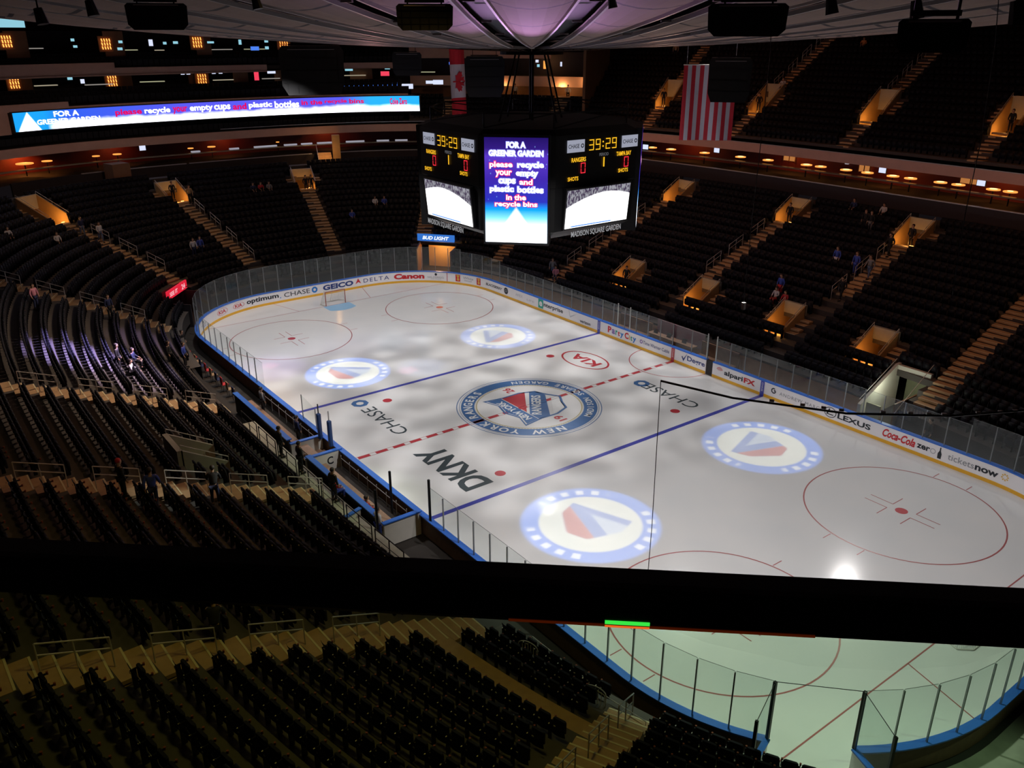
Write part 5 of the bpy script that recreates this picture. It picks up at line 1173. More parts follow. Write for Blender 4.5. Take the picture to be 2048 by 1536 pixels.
# ================================================================== scoreboard
SB = thing('scoreboard', 'large black eight-sided scoreboard hanging over centre ice with screens', 'scoreboard', (0, 0, 0))
H = 5.5; q_ = 2.75
octo = [(H, -q_), (H, q_), (q_, H), (-q_, H), (-H, q_), (-H, -q_), (-q_, -H), (q_, -H)]
mb = MB()
lv = [(11.3, .55), (11.75, .80), (12.0, .90), (12.25, .975), (14.45, .985), (14.5, 1.0), (17.0, 1.0), (17.25, .9)]
for (z0, s0), (z1, s1) in zip(lv[:-1], lv[1:]):
    A = [(x*s0, y*s0, z0) for x, y in octo]; B = [(x*s1, y*s1, z1) for x, y in octo]; mb.strip(A, B, closed=True)
mb.add([(x*.55, y*.55, 11.3) for x, y in octo], [tuple(range(7, -1, -1))]); mb.add([(x*.9, y*.9, 17.25) for x, y in octo], [tuple(range(8))])
mb.build('body', mat('scoreboard_black', (.006, .006, .007), .5), SB)
mb = MB()
for a in (0, 90, 180, 270):
    c_, s_2 = math.cos(math.radians(a)), math.sin(math.radians(a)); mb.tube((2.2*c_, 2.2*s_2, 17.2), (1.0*c_, 1.0*s_2, 20.9), .05)
for x, y in ((-.35, .2), (.35, -.2)): mb.tube((x, y, 17.2), (x, y, 20.9), .07)
for k in range(8):
    x, y = octo[k]; x2, y2 = octo[(k+1) % 8]; mb.tube((x*.9, y*.9, 17.3), (x*.9, y*.9, 18.0), .04); mb.tube((x*.9, y*.9, 18.0), (x2*.9, y2*.9, 18.0), .04); mb.tube((x*.9, y*.9, 17.3), (x2*.9, y2*.9, 18.0), .03)
mb.build('rigging_frame', M_BLACK, SB)
YELL = glow('led_amber', (1.0, .52, .02), 1.15); REDL = glow('led_red', (1.0, .03, .05), 1.2); DIM = glow('led_dim_grey', (.30, .30, .33), .45)
PANEL = glow('backlit_panel', (.42, .44, .55), .75); PTXT = mat('panel_letter', (.02, .03, .07), .5)
def seven(mb, fn, ch, cx, cy, w_, h_, th):
    seg = {'0': 'abcdef', '1': 'bc', '2': 'abged', '3': 'abgcd', '4': 'fgbc', '5': 'afgcd', '6': 'afgedc', '7': 'abc', '8': 'abcdefg', '9': 'abcdfg'}[ch]
    X, Y = w_/2, h_/2; hh = Y
    R = {'a': (-X, Y-th, X, Y), 'd': (-X, -Y, X, -Y+th), 'g': (-X, -th/2, X, th/2), 'b': (X-th, 0, X, Y), 'c': (X-th, -Y, X, 0), 'f': (-X, 0, -X+th, Y), 'e': (-X, -Y, -X+th, 0)}
    for s_ in seg:
        x0, y0, x1, y1 = R[s_]; x0 += .015; y0 += .015; x1 -= .015; y1 -= .015; shape2d(mb, fn, [(cx+x0, cy+y0), (cx+x1, cy+y0), (cx+x1, cy+y1), (cx+x0, cy+y1)])
def videomat(name, seed):
    """the arena camera feed: white ice, dark crowd band above"""
    m = bpy.data.materials.new(name); m.use_nodes = True; t = m.node_tree; n = N(t); b = t.nodes['Principled BSDF']; b.inputs['Base Color'].default_value = (0, 0, 0, 1)
    uv = n.new('ShaderNodeUVMap'); sp = n.new('ShaderNodeSeparateXYZ'); t.links.new(uv.outputs[0], sp.inputs[0]); x, y = sp.outputs[0], sp.outputs[1]
    mp = n.new('ShaderNodeVectorMath', operation='MULTIPLY'); t.links.new(uv.outputs[0], mp.inputs[0]); mp.inputs[1].default_value = (46, 9, 1)
    ns = n.new('ShaderNodeTexNoise'); ns.inputs['Scale'].default_value = 1.0; t.links.new(mp.outputs[0], ns.inputs['Vector'])
    edge = n.m('SUBTRACT', .86, n.m('MULTIPLY', n.m('POWER', n.m('ABSOLUTE', n.m('SUBTRACT', x, .62 if seed else .4)), 1.8), .75))
    ice = n.m('SUBTRACT', 1.0, n.step(n.m('SUBTRACT', y, edge), 0.0, .03))
    crowd = n.mix(n.step(ns.outputs[0], .5, .1), (.10, .07, .14), (.55, .55, .62))
    bot = n.inside(y, .02, .055, .01)
    c = n.mix(ice, crowd, (1, 1, 1)); c = n.mix(n.m('MULTIPLY', bot, n.inside(x, .08, .75, .05)), c, (.05, .15, .9))
    s_ = n.m('MULTIPLY_ADD', ice, 1.6, .6); t.links.new(c, b.inputs['Emission Color']); t.links.new(s_, b.inputs['Emission Strength']); return m
def uvquad(fn, x0, y0, x1, y1, name, m_, parent):
    me = bpy.data.meshes.new(name); me.from_pydata([tuple(fn(x0, y0)), tuple(fn(x1, y0)), tuple(fn(x1, y1)), tuple(fn(x0, y1))], [], [(0, 1, 2, 3)]); me.materials.append(m_)
    uv = me.uv_layers.new(name='UVMap'); 
    for i, c in enumerate(((0, 0), (1, 0), (1, 1), (0, 1))): uv.data[i].uv = c
    o = bpy.data.objects.new(name, me); COL.objects.link(o); o.parent = parent; return o
VID = [videomat('video_feed_a', 0), videomat('video_feed_b', 1)]
faces = [((H+.02, 0), (0, 1), (1, 0), 0.25, 1), ((0, -H-.02), (1, 0), (0, -1), -.05, 0), ((-H-.02, 0), (0, -1), (-1, 0), 0, 0), ((0, H+.02), (-1, 0), (0, 1), 0, 0)]
for (cx, cy), (rx, ry), (nx, ny), sh, full in faces:
    F = lambda a, b, d_=0.0: (cx+(a+sh)*rx+d_*nx, cy+(a+sh)*ry+d_*ny, b)
    def T(s_, a, b, w_, h_, m_, nm='display_lettering', par=SB, dd=.03, **k):
        mb = MB(); add_text(mb, s_, lambda p, q: F(a+p, b+q, dd), w=w_, h=h_, **k); return mb.build(nm, m_, par)
    for a, w_ in ((-1.75, 1.15), (1.95, 1.15)):
        mb = MB(); mb.add([F(a-w_/2, 16.15, .02), F(a+w_/2, 16.15, .02), F(a+w_/2, 16.75, .02), F(a-w_/2, 16.75, .02)], [(0, 1, 2, 3)]); o = mb.build('sponsor_panel', PANEL, SB); o['label'] = 'pale backlit panel with dark letters'
        T('CHASE', a-.14, 16.45, .72, .2, PTXT, 'panel_lettering', o, .03, bold=.01); mb = MB(); ringp(lambda p, q: F(p, q, .03), mb, a+.42, 16.45, .06, .11, 8); mb.build('panel_mark', PTXT, o)
    mb = MB(); fn = lambda p, q: F(p, q, .03)
    for ch, a in (('3', -.72), ('9', -.28), ('2', .40), ('9', .84)): seven(mb, fn, ch, a, 16.44, .34, .56, .075)
    for z in (16.33, 16.55): disc(fn, mb, .06, z, .045, n=8)
    o = mb.build('game_clock', YELL, SB); o['label'] = 'amber game clock digits'
    T('RANGERS', -1.55, 15.78, .95, .22, YELL, bold=.02); T('TAMPA BAY', 1.55, 15.86, 1.05, .22, YELL, bold=.02)
    mb = MB(); seven(mb, fn, '0', -1.25, 15.35, .34, .55, .07); seven(mb, fn, '0', 1.75, 15.42, .34, .55, .07); o = mb.build('score_digit', REDL, SB); o['label'] = 'red score digits'
    T('PERIOD', .15, 15.92, .62, .15, DIM); mb = MB(); shape2d(mb, fn, [(.12, 15.3), (.2, 15.3), (.2, 15.78), (.12, 15.78)]); mb.build('period_digit', YELL, SB)
    T('SHOTS', -1.9, 14.86, .70, .2, YELL, bold=.02); T('SHOTS', 1.55, 15.0, .70, .2, YELL, bold=.02)
    tilt = lambda p, q: F(p, q, .12+.20*(q-12.4)/2.0)
    sw = 2.12; sx_ = -.15 if full else .42
    tilt0 = tilt; tilt = lambda p, q: tilt0(p+sx_, q)
    uvquad(tilt, -sw-.2, 12.4, sw-.1, 14.35, 'video_screen', VID[1 if full else 0], SB)
    mb = MB(); P_ = [tilt(a, b) for a, b in ((-sw-.28, 12.32), (sw-.02, 12.32), (sw-.02, 14.43), (-sw-.28, 14.43))]; B_ = [F(a, b, -.4) for a, b in ((-sw-.28, 12.32), (sw-.02, 12.32), (sw-.02, 14.43), (-sw-.28, 14.43))]
    P_ = [(p[0]-nx*.02, p[1]-ny*.02, p[2]) for p in P_]; mb.add(P_+B_, [(0, 1, 2, 3), (0, 4, 5, 1), (1, 5, 6, 2), (2, 6, 7, 3), (3, 7, 4, 0)]); mb.build('screen_housing', M_BLACK, SB)
    mb = MB(); add_text(mb, 'MADISON SQUARE GARDEN', lambda p, q: F(-.25+p, 12.03+q, .10), w=3.5, h=.34, bold=.015); mb.build('arena_lettering', glow('name_letters', (.55, .55, .58), .55), SB)
# tall corner screens
def cornermat():
    m = bpy.data.materials.new('corner_display'); m.use_nodes = True; t = m.node_tree; n = N(t); b = t.nodes['Principled BSDF']; b.inputs['Base Color'].default_value = (0, 0, 0, 1)
    uv = n.new('ShaderNodeUVMap'); sp = n.new('ShaderNodeSeparateXYZ'); t.links.new(uv.outputs[0], sp.inputs[0]); x, y = sp.outputs[0], sp.outputs[1]
    ramp = n.new('ShaderNodeValToRGB'); t.links.new(y, ramp.inputs[0]); cr_ = ramp.color_ramp; cr_.elements[0].position = 0; cr_.elements[0].color = (.75, .85, 1, 1); cr_.elements[1].position = 1.0; cr_.elements[1].color = (.015, .005, .12, 1)
    for p, c in ((.16, (.6, .78, 1, 1)), (.24, (.15, .5, 1, 1)), (.32, (.0, .30, .85, 1)), (.40, (.02, .03, .50, 1)), (.62, (.05, .02, .40, 1)), (.82, (.10, .04, .55, 1)), (.9, (.03, .01, .2, 1))):
        e = cr_.elements.new(p); e.color = c
    vm = n.new('ShaderNodeTexVoronoi'); vm.inputs['Scale'].default_value = 14; t.links.new(uv.outputs[0], vm.inputs['Vector'])
    star = n.m('MULTIPLY', n.m('SUBTRACT', 1.0, n.step(vm.outputs['Distance'], .10, .05)), n.step(y, .4, .1))
    cone = n.step(n.m('SUBTRACT', n.m('MULTIPLY_ADD', n.m('ABSOLUTE', n.m('SUBTRACT', x, .5)), -.9, .34), y), 0.0, .05)
    c = n.mix(cone, ramp.outputs[0], (.9, .95, 1)); c = n.mix(n.m('MULTIPLY', star, .5), c, (.25, .5, 1))
    t.links.new(c, b.inputs['Emission Color']); t.links.new(n.m('MULTIPLY_ADD', n.m('SUBTRACT', 1.0, n.step(y, .25, .3)), 1.6, 1.1), b.inputs['Emission Strength']); return m
CM = cornermat(); TW = glow('screen_white_letter', (1, 1, 1), 2.6); TWR = glow('screen_red_halo', (1.0, .02, .18), 1.1); TWB = glow('screen_blue_halo', (.35, .38, 1.0), 1.5); TWI = glow('screen_pale_letter', (1.0, .93, .93), 1.6)
for a in (-45, 45, 135, 225):
    ca, sa_ = math.cos(math.radians(a)), math.sin(math.radians(a)); rr = 6.03
    G = lambda p, q, d_=0.0, ca=ca, sa_=sa_: ((rr+d_+.10*(q-11.9)/5)*ca-p*sa_, (rr+d_+.10*(q-11.9)/5)*sa_+p*ca, q)
    sc_ = uvquad(G, -1.58, 11.75, 1.58, 16.95, 'corner_screen', CM, SB)
    mb = MB(); co = [(-1.68, 11.62), (1.68, 11.62), (1.68, 17.05), (-1.68, 17.05)]; mb.add([G(p, q, -.02) for p, q in co]+[G(p, q, -.9) for p, q in co], [(0, 1, 2, 3), (0, 4, 5, 1), (1, 5, 6, 2), (2, 6, 7, 3), (3, 7, 4, 0)]); mb.build('screen_housing', M_BLACK, SB)
    def L(s_, x_, z_, w_, h_, halo, core):
        if halo: mb = MB(); add_text(mb, s_, lambda p, q: G(x_+p, z_+q, .02), w=w_+.06, h=h_+.08, bold=.10); mb.build('display_lettering', halo, sc_)
        mb = MB(); add_text(mb, s_, lambda p, q: G(x_+p, z_+q, .035), w=w_, h=h_, bold=.03); mb.build('display_lettering', core, sc_)
    if a == -45:
        L('FOR A', 0, 16.60, .95, .27, TWB, TW); L('GREENER GARDEN', 0, 16.2, 2.7, .27, TWB, TW)
        L('please', -.75, 15.62, 1.15, .36, TWR, TWI); L('recycle', .72, 15.62, 1.3, .36, TWB, TW); L('your', -.62, 15.20, .82, .32, TWR, TWI); L('empty', .55, 15.20, 1.1, .36, TWB, TW)
        L('cups', -.45, 14.80, .85, .32, TWB, TW); L('and', .50, 14.82, .66, .28, TWR, TWI); L('plastic', -.72, 14.42, 1.2, .36, TWB, TW); L('bottles', .72, 14.44, 1.3, .30, TWB, TW)
        L('in the', 0, 14.05, 1.0, .27, TWR, TWI); L('recycle bins', 0, 13.68, 2.15, .32, TWR, TWI)
    else: L('please recycle', 0, 15.2, 2.5, .36, TWR, TWI)
for nm in ('hub_lamp',):
    mb = MB(); mb.tube((2.9, -2.3, 11.15), (2.9, -2.3, 11.3), .10, 10); mb.build('blue_lamp', glow('blue_lamp', (.2, .5, 1), 4), SB)

# ================================================================== flags
def flagframe(c, yaw_):  # right vector in plan, normal
    r = Vector((math.cos(yaw_), math.sin(yaw_), 0)); n_ = Vector((r.y, -r.x, 0)); return lambda a, b, c_=0.0: Vector(c)+r*a+Vector((0, 0, b))+n_*(c_+.10*math.sin(a*3.1+b*.35))
def flagquad(mb, f, x0, y0, x1, y1, dz=0, nx=6, ny=10):
    P = [f(x0+(x1-x0)*i/nx, y0+(y1-y0)*j/ny, dz) for j in range(ny+1) for i in range(nx+1)]
    mb.add(P, [(j*(nx+1)+i, j*(nx+1)+i+1, (j+1)*(nx+1)+i+1, (j+1)*(nx+1)+i) for j in range(ny) for i in range(nx)])
FR = mat('flag_red', (.62, .02, .04), .7, noise=(2, .1)); FW = mat('flag_white', (.72, .66, .74), .7, noise=(2, .06)); FB = mat('flag_blue', (.02, .03, .16), .7)
d = fwd+RX*((916-1024)/FPX)+UY*(-(163-768)/FPX); hn = math.hypot(d.x, d.y); c = CAM+d*(72/hn)
view = math.atan2(d.y, d.x)
f = flagframe((0, 0, 0), view-math.pi/2+math.radians(55)); r = thing('maple_flag', 'red and white flag with a maple leaf hanging lengthwise under the roof', 'flag', c)
W_, T_, B_ = 1.02, 2.55, -2.50
mb = MB(); flagquad(mb, f, -W_, T_-1.27, W_, T_, ny=4); mb.build('red_band', FR, r); mb = MB(); flagquad(mb, f, -W_, B_, W_, B_+1.27, ny=4); mb.build('red_band', FR, r)
if True:
    mb = MB(); flagquad(mb, f, -W_, B_+1.27, W_, T_-1.27, ny=6); mb.build('white_band', FW, r)
leaf = [(0, 1.0), (.18, .66), (.40, .76), (.32, .30), (.52, .50), (.60, .38), (.86, .42), (.76, .22), (.90, .10), (.52, -.20), (.58, -.36), (.06, -.30), (.06, -.72), (-.06, -.72), (-.06, -.30), (-.58, -.36), (-.52, -.20), (-.90, .10), (-.76, .22), (-.86, .42), (-.60, .38), (-.52, .50), (-.32, .30), (-.40, .76), (-.18, .66)]
mb = MB(); s_ = .88
pts = [(y*s_, -x*s_) for x, y in leaf]
mb.add([f(0, 0, .05)]+[f(a, b, .05) for a, b in pts], [(0, i+1, (i+1) % len(pts)+1) for i in range(len(pts))]); mb.build('leaf', FR, r)
mb = MB(); mb.tube(f(-W_, T_), f(W_, T_), .03); mb.tube(f(-W_*.9, T_), f(-W_*.9, T_+1.3), .012); mb.tube(f(W_*.9, T_), f(W_*.9, T_+1.3), .012); mb.build('hanging_bar', M_STEEL, r)
d = fwd+RX*((1416-1024)/FPX)+UY*(-(207-768)/FPX); hn = math.hypot(d.x, d.y); c = CAM+d*(58/hn); view = math.atan2(d.y, d.x)
f = flagframe((0, 0, 0), view-math.pi/2+.12); r = thing('striped_flag', 'large flag of red and white stripes hanging vertically before the upper stand', 'flag', c)
W_, T_, B_ = 1.66, 2.30, -2.25; mr = MB(); mw = MB(); n_ = 13
for i in range(n_): flagquad(mr if i % 2 == 0 else mw, f, -W_+2*W_*i/n_, B_, -W_+2*W_*(i+1)/n_, T_, nx=2)
mr.build('red_stripes', FR, r); mw.build('white_stripes', FW, r)
mb = MB(); flagquad(mb, f, .10, 1.0, W_, T_, .05); mb.build('canton', FB, r); mb = MB()
for i in range(4):
    for j in range(3):
        cx, cz = .32+.38*i, 1.2+.38*j; P = [(cx+(.10 if k % 2 == 0 else .04)*math.sin(math.pi*k/5), cz+(.10 if k % 2 == 0 else .04)*math.cos(math.pi*k/5)) for k in range(10)]; mb.add([f(a, b, .08) for a, b in P], [tuple(range(10))])
mb.build('stars', FW, r)
mb = MB(); mb.tube(f(-W_-.05, T_), f(W_, T_), .035); mb.tube(f(-W_*.9, T_), f(-W_*.9, T_+2.2), .012); mb.tube(f(W_*.9, T_), f(W_*.9, T_+2.2), .012); mb.build('hanging_bar', M_TAG, r)
c2 = (c+Vector((fwd.x, fwd.y, 0))*(-9))

# ================================================================== team benches, penalty boxes
def bench(x0, x1, lab):
    r = thing('team_bench', lab, 'bench', ((x0+x1)/2, -13.9, 0)); L_ = x1-x0
    mb = MB(); mb.box((0, -.35, .25), (L_, .40, .5)); mb.box((0, -.35, .53), (L_, .45, .06)); mb.build('seat_plank', M_WOOD, r)
    mb = MB(); mb.box((0, -1.1, .65), (L_, .10, 1.25)); mb.build('back_wall', M_WALLD, r)
    mb = MB(); mb.box((0, -1.1, 1.30), (L_, .30, .06)); mb.build('cap_rail', M_BLUECAP, r)
    mb = MB(); mb.box((0, .3, .04), (L_, 1.0, .1)); mb.build('floor_mat', M_RUBBER, r)
    mb = MB(); [mb.tube((-L_/2+.3+i*(L_-.6)/7, .62, .1), (-L_/2+.3+i*(L_-.6)/7, .62, .9), .02) for i in range(8)]; mb.tube((-L_/2+.3, .62, .75), (L_/2-.3, .62, .75), .02); mb.build('stick_rack', M_STEEL, r)
bench(-10.1, -1.9, 'left players bench with a blue-capped back wall behind the near boards'); bench(.45, 7.9, 'right players bench with a blue-capped back wall behind the near boards')
r = thing('bench_divider', 'white walled platform with blue edges between the two players benches', 'platform', (-.75, -14.1, 0))
for x_, l_ in ((1.1, 2.0), (-1.0, 1.8)):
    mb = MB(); mb.box((x_, 0, .55), (.12, l_, 1.1)); mb.build('end_wall', M_WHITEW, r); mb = MB(); mb.box((x_, 0, 1.13), (.22, l_+.1, .06)); mb.build('cap_rail', M_BLUECAP, r)
mb = MB(); mb.box((0, -.3, .9), (1.6, .5, .06)); mb.box((0, .2, .3), (1.9, 1.4, .06)); mb.build('shelf', M_WOOD, r)
mb = MB(); add_text(mb, 'C', lambda p, q: (1.165, .35+p, .62+q), w=.35, h=.45, bold=.02); mb.build('wall_mark', C_BLK, r)
for i, (x_, y_) in enumerate(((-1.55, -13.35), (-.35, -13.3))):
    r = thing('padded_post', 'dark blue padded post on the near boards, %s of the pair beside the red line' % ('left' if i == 0 else 'right'), 'post', (x_, y_, 1.05)); mb = MB(); mb.cbox((0, 0, .75), (.24, .22, 1.5), 0, .05); mb.build('padding', M_DKBLUE, r); mb = MB(); mb.box((0, 0, 1.75), (.05, .05, .6)); mb.build('post_top', M_STEEL if i else M_BLACK, r)
r = thing('rink_glass', 'short clear glass pane standing alone on the near boards left of the blue posts', 'glass pane', (-3.6, -13.04, 1.08)); mb = MB(); mb.quad((-.9, 0, 0), (.9, 0, 0), (.9, 0, 1.25), (-.9, 0, 1.5)); mb.build('pane', G_GLASS, r); mb = MB(); mb.box((-.9, 0, .75), (.05, .04, 1.5)); mb.box((.9, 0, .62), (.05, .04, 1.25)); mb.build('post', M_ALU, r)
r = thing('end_wall', 'white half wall with a blue cap closing the near end of the players bench', 'half wall', (8.6, -14.1, 0)); mb = MB(); mb.box((0, 0, .6), (.14, 1.9, 1.2)); mb.build('wall_panel', M_WHITEW, r); mb = MB(); mb.box((0, 0, 1.23), (.24, 2.0, .06)); mb.build('cap_rail', M_BLUECAP, r)
r = thing('end_wall', 'small white curved panel with a blue edge behind the near bench corner', 'half wall', (6.9, -15.7, 0)); mb = MB(); mb.box((0, 0, .6), (.12, .9, 1.2), .35); mb.build('wall_panel', M_WHITEW, r); mb = MB(); mb.box((0, 0, 1.23), (.2, 1.0, .06), .35); mb.build('cap_rail', M_BLUECAP, r)
# scorers table and penalty boxes on the far side
r = thing('scorers_table', 'scorers desk with a pinkish front wall behind the far boards at the red line', 'desk', (-1.4, 14.3, 0)); mb = MB(); mb.box((0, 0, 1.0), (4.4, .6, .06)); mb.build('desk_top', M_WOOD, r); mb = MB(); mb.box((0, .9, 1.2), (4.6, .1, 1.2)); mb.build('back_wall', mat('pink_wall', (.42, .26, .30), .6), r)
mb = MB(); [mb.obox((x, 0, 1.2), (.2, 0, 0), (0, .02, 0), (0, .06, .14)) for x in (-1.6, -.3, 1.2)]; mb.build('monitor', M_BLACK, r)
for x_ in (-5.9, -4.6, 2.9, 3.7):
    mb = MB(); mb.box((x_, 13.12, 1.95), (.06, .06, 1.8)); tag(mb.build('gate_post', M_WHITEW), 'bright post framing a penalty box door in the far glass, %s from the left' % ordi([-5.9, -4.6, 2.9, 3.7].index(x_)), 'post', 'penalty box door posts')
for i, (x0, x1) in enumerate(((-7.4, -4.0), (.9, 4.2))):
    r = thing('penalty_box_bench', 'penalty box bench behind the far glass, %s of the scorers desk' % ('left' if i == 0 else 'right'), 'bench', ((x0+x1)/2, 14.6, 0)); mb = MB(); mb.box((0, 0, .45), (x1-x0, .4, .08)); mb.box((0, .35, .7), (x1-x0, .1, 1.4)); mb.build('seat_plank', M_WOOD, r); mb = MB(); [mb.box((q, 0, .2), (.08, .3, .42)) for q in (-(x1-x0)/2+.2, (x1-x0)/2-.2)]; mb.build('leg', M_BLACK, r)
# behind-glass aisle wall, far side (right wall's brown brightened in place of lamplight)
mb = MB(); us = np.arange(uN(13.4), uL(128), 1.0); I = cpt(us, *LOW(.012)); mb.strip([(*p, .0) for p in I], [(*p, 1.15) for p in I]); struct(mb.build('wall_right_front', mat('front_wall_lit_brown', (.62, .36, .22), .6, noise=(2, .2))))
mb = MB(); us = np.arange(uL(144), uL(-148), 1.0); I = cpt(us, *LOW(.012)); mb.strip([(*p, .0) for p in I], [(*p, 1.15) for p in I]); struct(mb.build('wall_far_front', M_WALLD))
# planked walkway with black railings behind the benches
us = np.arange(uS(-6.2), uS(13), .5); I = cpt(us, *LOW(.012)); O = cpt(us, *LOW(.073)); mb = MB(); mb.strip([(*p, .92) for p in I], [(*p, .95) for p in O]); mb.strip([(*p, .0) for p in I], [(*p, .92) for p in I]); o = mb.build('walkway', M_PLATF); tag(o, 'pale planked walkway behind the players benches', 'walkway')
for i in range(7):
    xa = -5.8+i*2.6; pa, pb = cpt([uS(xa)], *LOW(.055))[0], cpt([uS(xa+2.3)], *LOW(.055))[0]; r = thing('walkway_railing', 'black railing section on the planked walkway, %s from the far end' % ordi(i), 'railing', (pa[0], pa[1], .95), group='black walkway railings')
    D_ = Vector((pb[0]-pa[0], pb[1]-pa[1], 0)); mb = MB(); mb.tube((0, 0, 1.0), D_+Vector((0, 0, 1.0)), .025); mb.tube((0, 0, .55), D_+Vector((0, 0, .55)), .015); mb.build('bars', M_BLACK, r)
    for q in (0, .5, 1): mb = MB(); mb.tube(D_*q, D_*q+Vector((0, 0, 1.0)), .028); mb.build('post', M_BLACK, r)
# tan cross walk through the low near rows, and pale floor outside the right corner boards
us = np.arange(uR(-88), uR(-64.5), .8); I = cpt(us, *LOW(LB.kk(3)+.001)); O = cpt(us, *LOW(LB.kk(4)-.002)); z = LB.zz(3); mb = MB(); mb.strip([(*p, z+.012) for p in I], [(*p, z+.016) for p in O]); o = mb.build('row_walkway', M_STEP); tag(o, 'long tan walkway running between dark seat rows at the bottom', 'walkway')
ss = srange(s_g1+.3, s_of(30.4, 6), .5); mb = MB(); mb.strip([(*bpt(q, .35)[:2], -.045) for q in ss], [(*bpt(q, 5.0)[:2], -.04) for q in ss]); struct(mb.build('floor_right_corner', M_PLATF))
# low barriers at the near corner, between stand and boards
for i, (x_, y_, a_) in enumerate(((24.8, -13.65, .25), (26.3, -13.1, .45))):
    r = thing('crowd_barrier', 'black metal crowd barrier behind the near corner boards, %s of two' % ('left' if i == 0 else 'right'), 'barrier', (x_, y_, 0), a_); mb = MB(); L_ = 1.3
    mb.line([(-L_/2, 0, .1), (-L_/2, 0, 1.05), (-L_/2+.08, 0, 1.12), (L_/2-.08, 0, 1.12), (L_/2, 0, 1.05), (L_/2, 0, .1)], .025); mb.tube((-L_/2, 0, .25), (L_/2, 0, .25), .02); mb.build('frame', M_BLACK, r)
    mb = MB(); [mb.tube((-L_/2+L_*k/8, 0, .25), (-L_/2+L_*k/8, 0, 1.1), .010, 4) for k in range(1, 8)]; mb.build('bars', M_BLACK, r)
    mb = MB(); [mb.box((q, 0, .03), (.05, .5, .05)) for q in (-L_/2+.1, L_/2-.1)]; mb.build('feet', M_BLACK, r)
# white-slatted little gates at the front of the near stand
for i, (u_, v_) in enumerate(((1015, 1270), (1140, 1365))):
    x_, y_ = ((19.9, -15.6), (22.9, -15.2))[i]; r = thing('slatted_gate', 'small arched gate with pale bars in the dark seats, %s of two' % ('left' if i == 0 else 'right'), 'gate', (x_, y_, 1.3), .4); mb = MB()
    for k in range(7): mb.tube((-.33+.11*k, 0, 0), (-.33+.11*k, 0, .75+.18*math.sin(math.pi*k/6)), .012, 4)
    mb.build('bars', M_TAG, r); mb = MB(); mb.line([(-.38, 0, 0)]+[(-.38*math.cos(math.pi*k/8), 0, .78+.22*math.sin(math.pi*k/8)) for k in range(9)]+[(.38, 0, 0)], .02); mb.build('frame', M_STEEL, r)
for i, pts in enumerate((((19.4, -15.0, 1.9), (22.3, -14.9, 1.9), (22.7, -15.6, 1.9)), ((22.4, -14.95, 1.8), (24.6, -14.6, 1.8)))):
    mb = MB(); mb.line(pts, .018); [mb.tube(p, (p[0], p[1], p[2]-1.0), .015) for p in pts]; tag(mb.build('front_rail', M_STEEL), 'thin pale rail along the front of the lowest near seats, %s stretch' % ('left' if i == 0 else 'right'), 'rail')
# camera stand at the bottom right
r = thing('equipment_stand', 'dark folding stand with a black bag at the bottom right corner', 'stand', (32.2, -10.3, 0)); mb = MB()
for a in (0, 120, 240): mb.tube((0, 0, 1.1), (.6*math.cos(math.radians(a)), .6*math.sin(math.radians(a)), 0), .025)
mb.line([(-.5, 0, .8), (-.5, .5, .8), (.1, .5, .8)], .02); mb.build('tube_frame', M_BLACK, r); mb = MB(); mb.cbox((0, 0, 1.2), (.6, .5, .45), .4, .12); mb.build('bag', M_SEATB, r)

# ================================================================== the bridge rail in front of the camera
e_ = Vector((.668, .744, 0)).normalized()        # direction of the rail
n_out = Vector((-e_.y, e_.x, 0))                   # away from the camera, towards the ice
if n_out.dot(Vector((fwd.x, fwd.y, 0))) < 0: n_out = -n_out
BR = CAM+Vector((-.58, .46, -.5045))                  # a point on the far top edge
r = thing('bridge_railing', 'wide black rail with green-tinted glass under it right in front of the camera', 'railing')
RW, RHH = .043, .030
mb = MB()
def sec(t): 
    b = BR+e_*t
    prof = [(0, 0), (.0, -.03), (-.02, -.042), (-.039, -.042), (-.043, -.036), (-.037, -.012), (-.030, -.003), (-.024, -.001)]
    return [b+n_out*p+Vector((0, 0, q)) for p, q in prof]
A, B = sec(-3.0), sec(3.0); n_ = len(A); mb.add(A+B, [(i, (i+1) % n_, n_+(i+1) % n_, n_+i) for i in range(n_)]+[tuple(range(n_)), tuple(range(2*n_-1, n_-1, -1))])
mb.build('top_rail', mat('rail_black_satin', (.006, .006, .006), .30), r)
mb = MB(); c = BR-n_out*.022+Vector((0, 0, -.04)); mb.obox(c+Vector((0, 0, -.6)), e_*3.0, n_out*.004, (0, 0, .6)); mb.build('glass_panel', G_NEAR, r)
mb = MB(); mb.obox(BR-n_out*(RW+.0005)+e_*.098+Vector((0, 0, -.0345)), e_*.022, n_out*.0008, (0, 0, .0017)); mb.build('green_reflection', glow('green_reflection_glow', (.05, 1, .08), .8), r)  # glowing strip standing in for a green reflection on the rail edge
mb = MB(); mb.obox(BR-n_out*(RW-.0008)+e_*.098+Vector((0, 0, -.0395)), e_*.022, n_out*.0010, (0, 0, .0012)); mb.cur = 1; mb.obox(BR-n_out*(RW-.0008)+e_*.13+Vector((0, 0, -.0392)), e_*.15, n_out*.0008, (0, 0, .0010)); mb.build('orange_reflection', [glow('orange_reflection_glow', (1, .16, .02), .8), glow('orange_strip', (.35, .04, .0), .12)], r)  # orange reflections along the lower edge, drawn as glowing strips
mb = MB(); mb.obox(CAM-Vector((fwd.x, fwd.y, 0))*.8+Vector((0, 0, -1.75)), e_*3.0, n_out*1.45, (0, 0, .1)); struct(mb.build('bridge_floor', M_RUBBER))

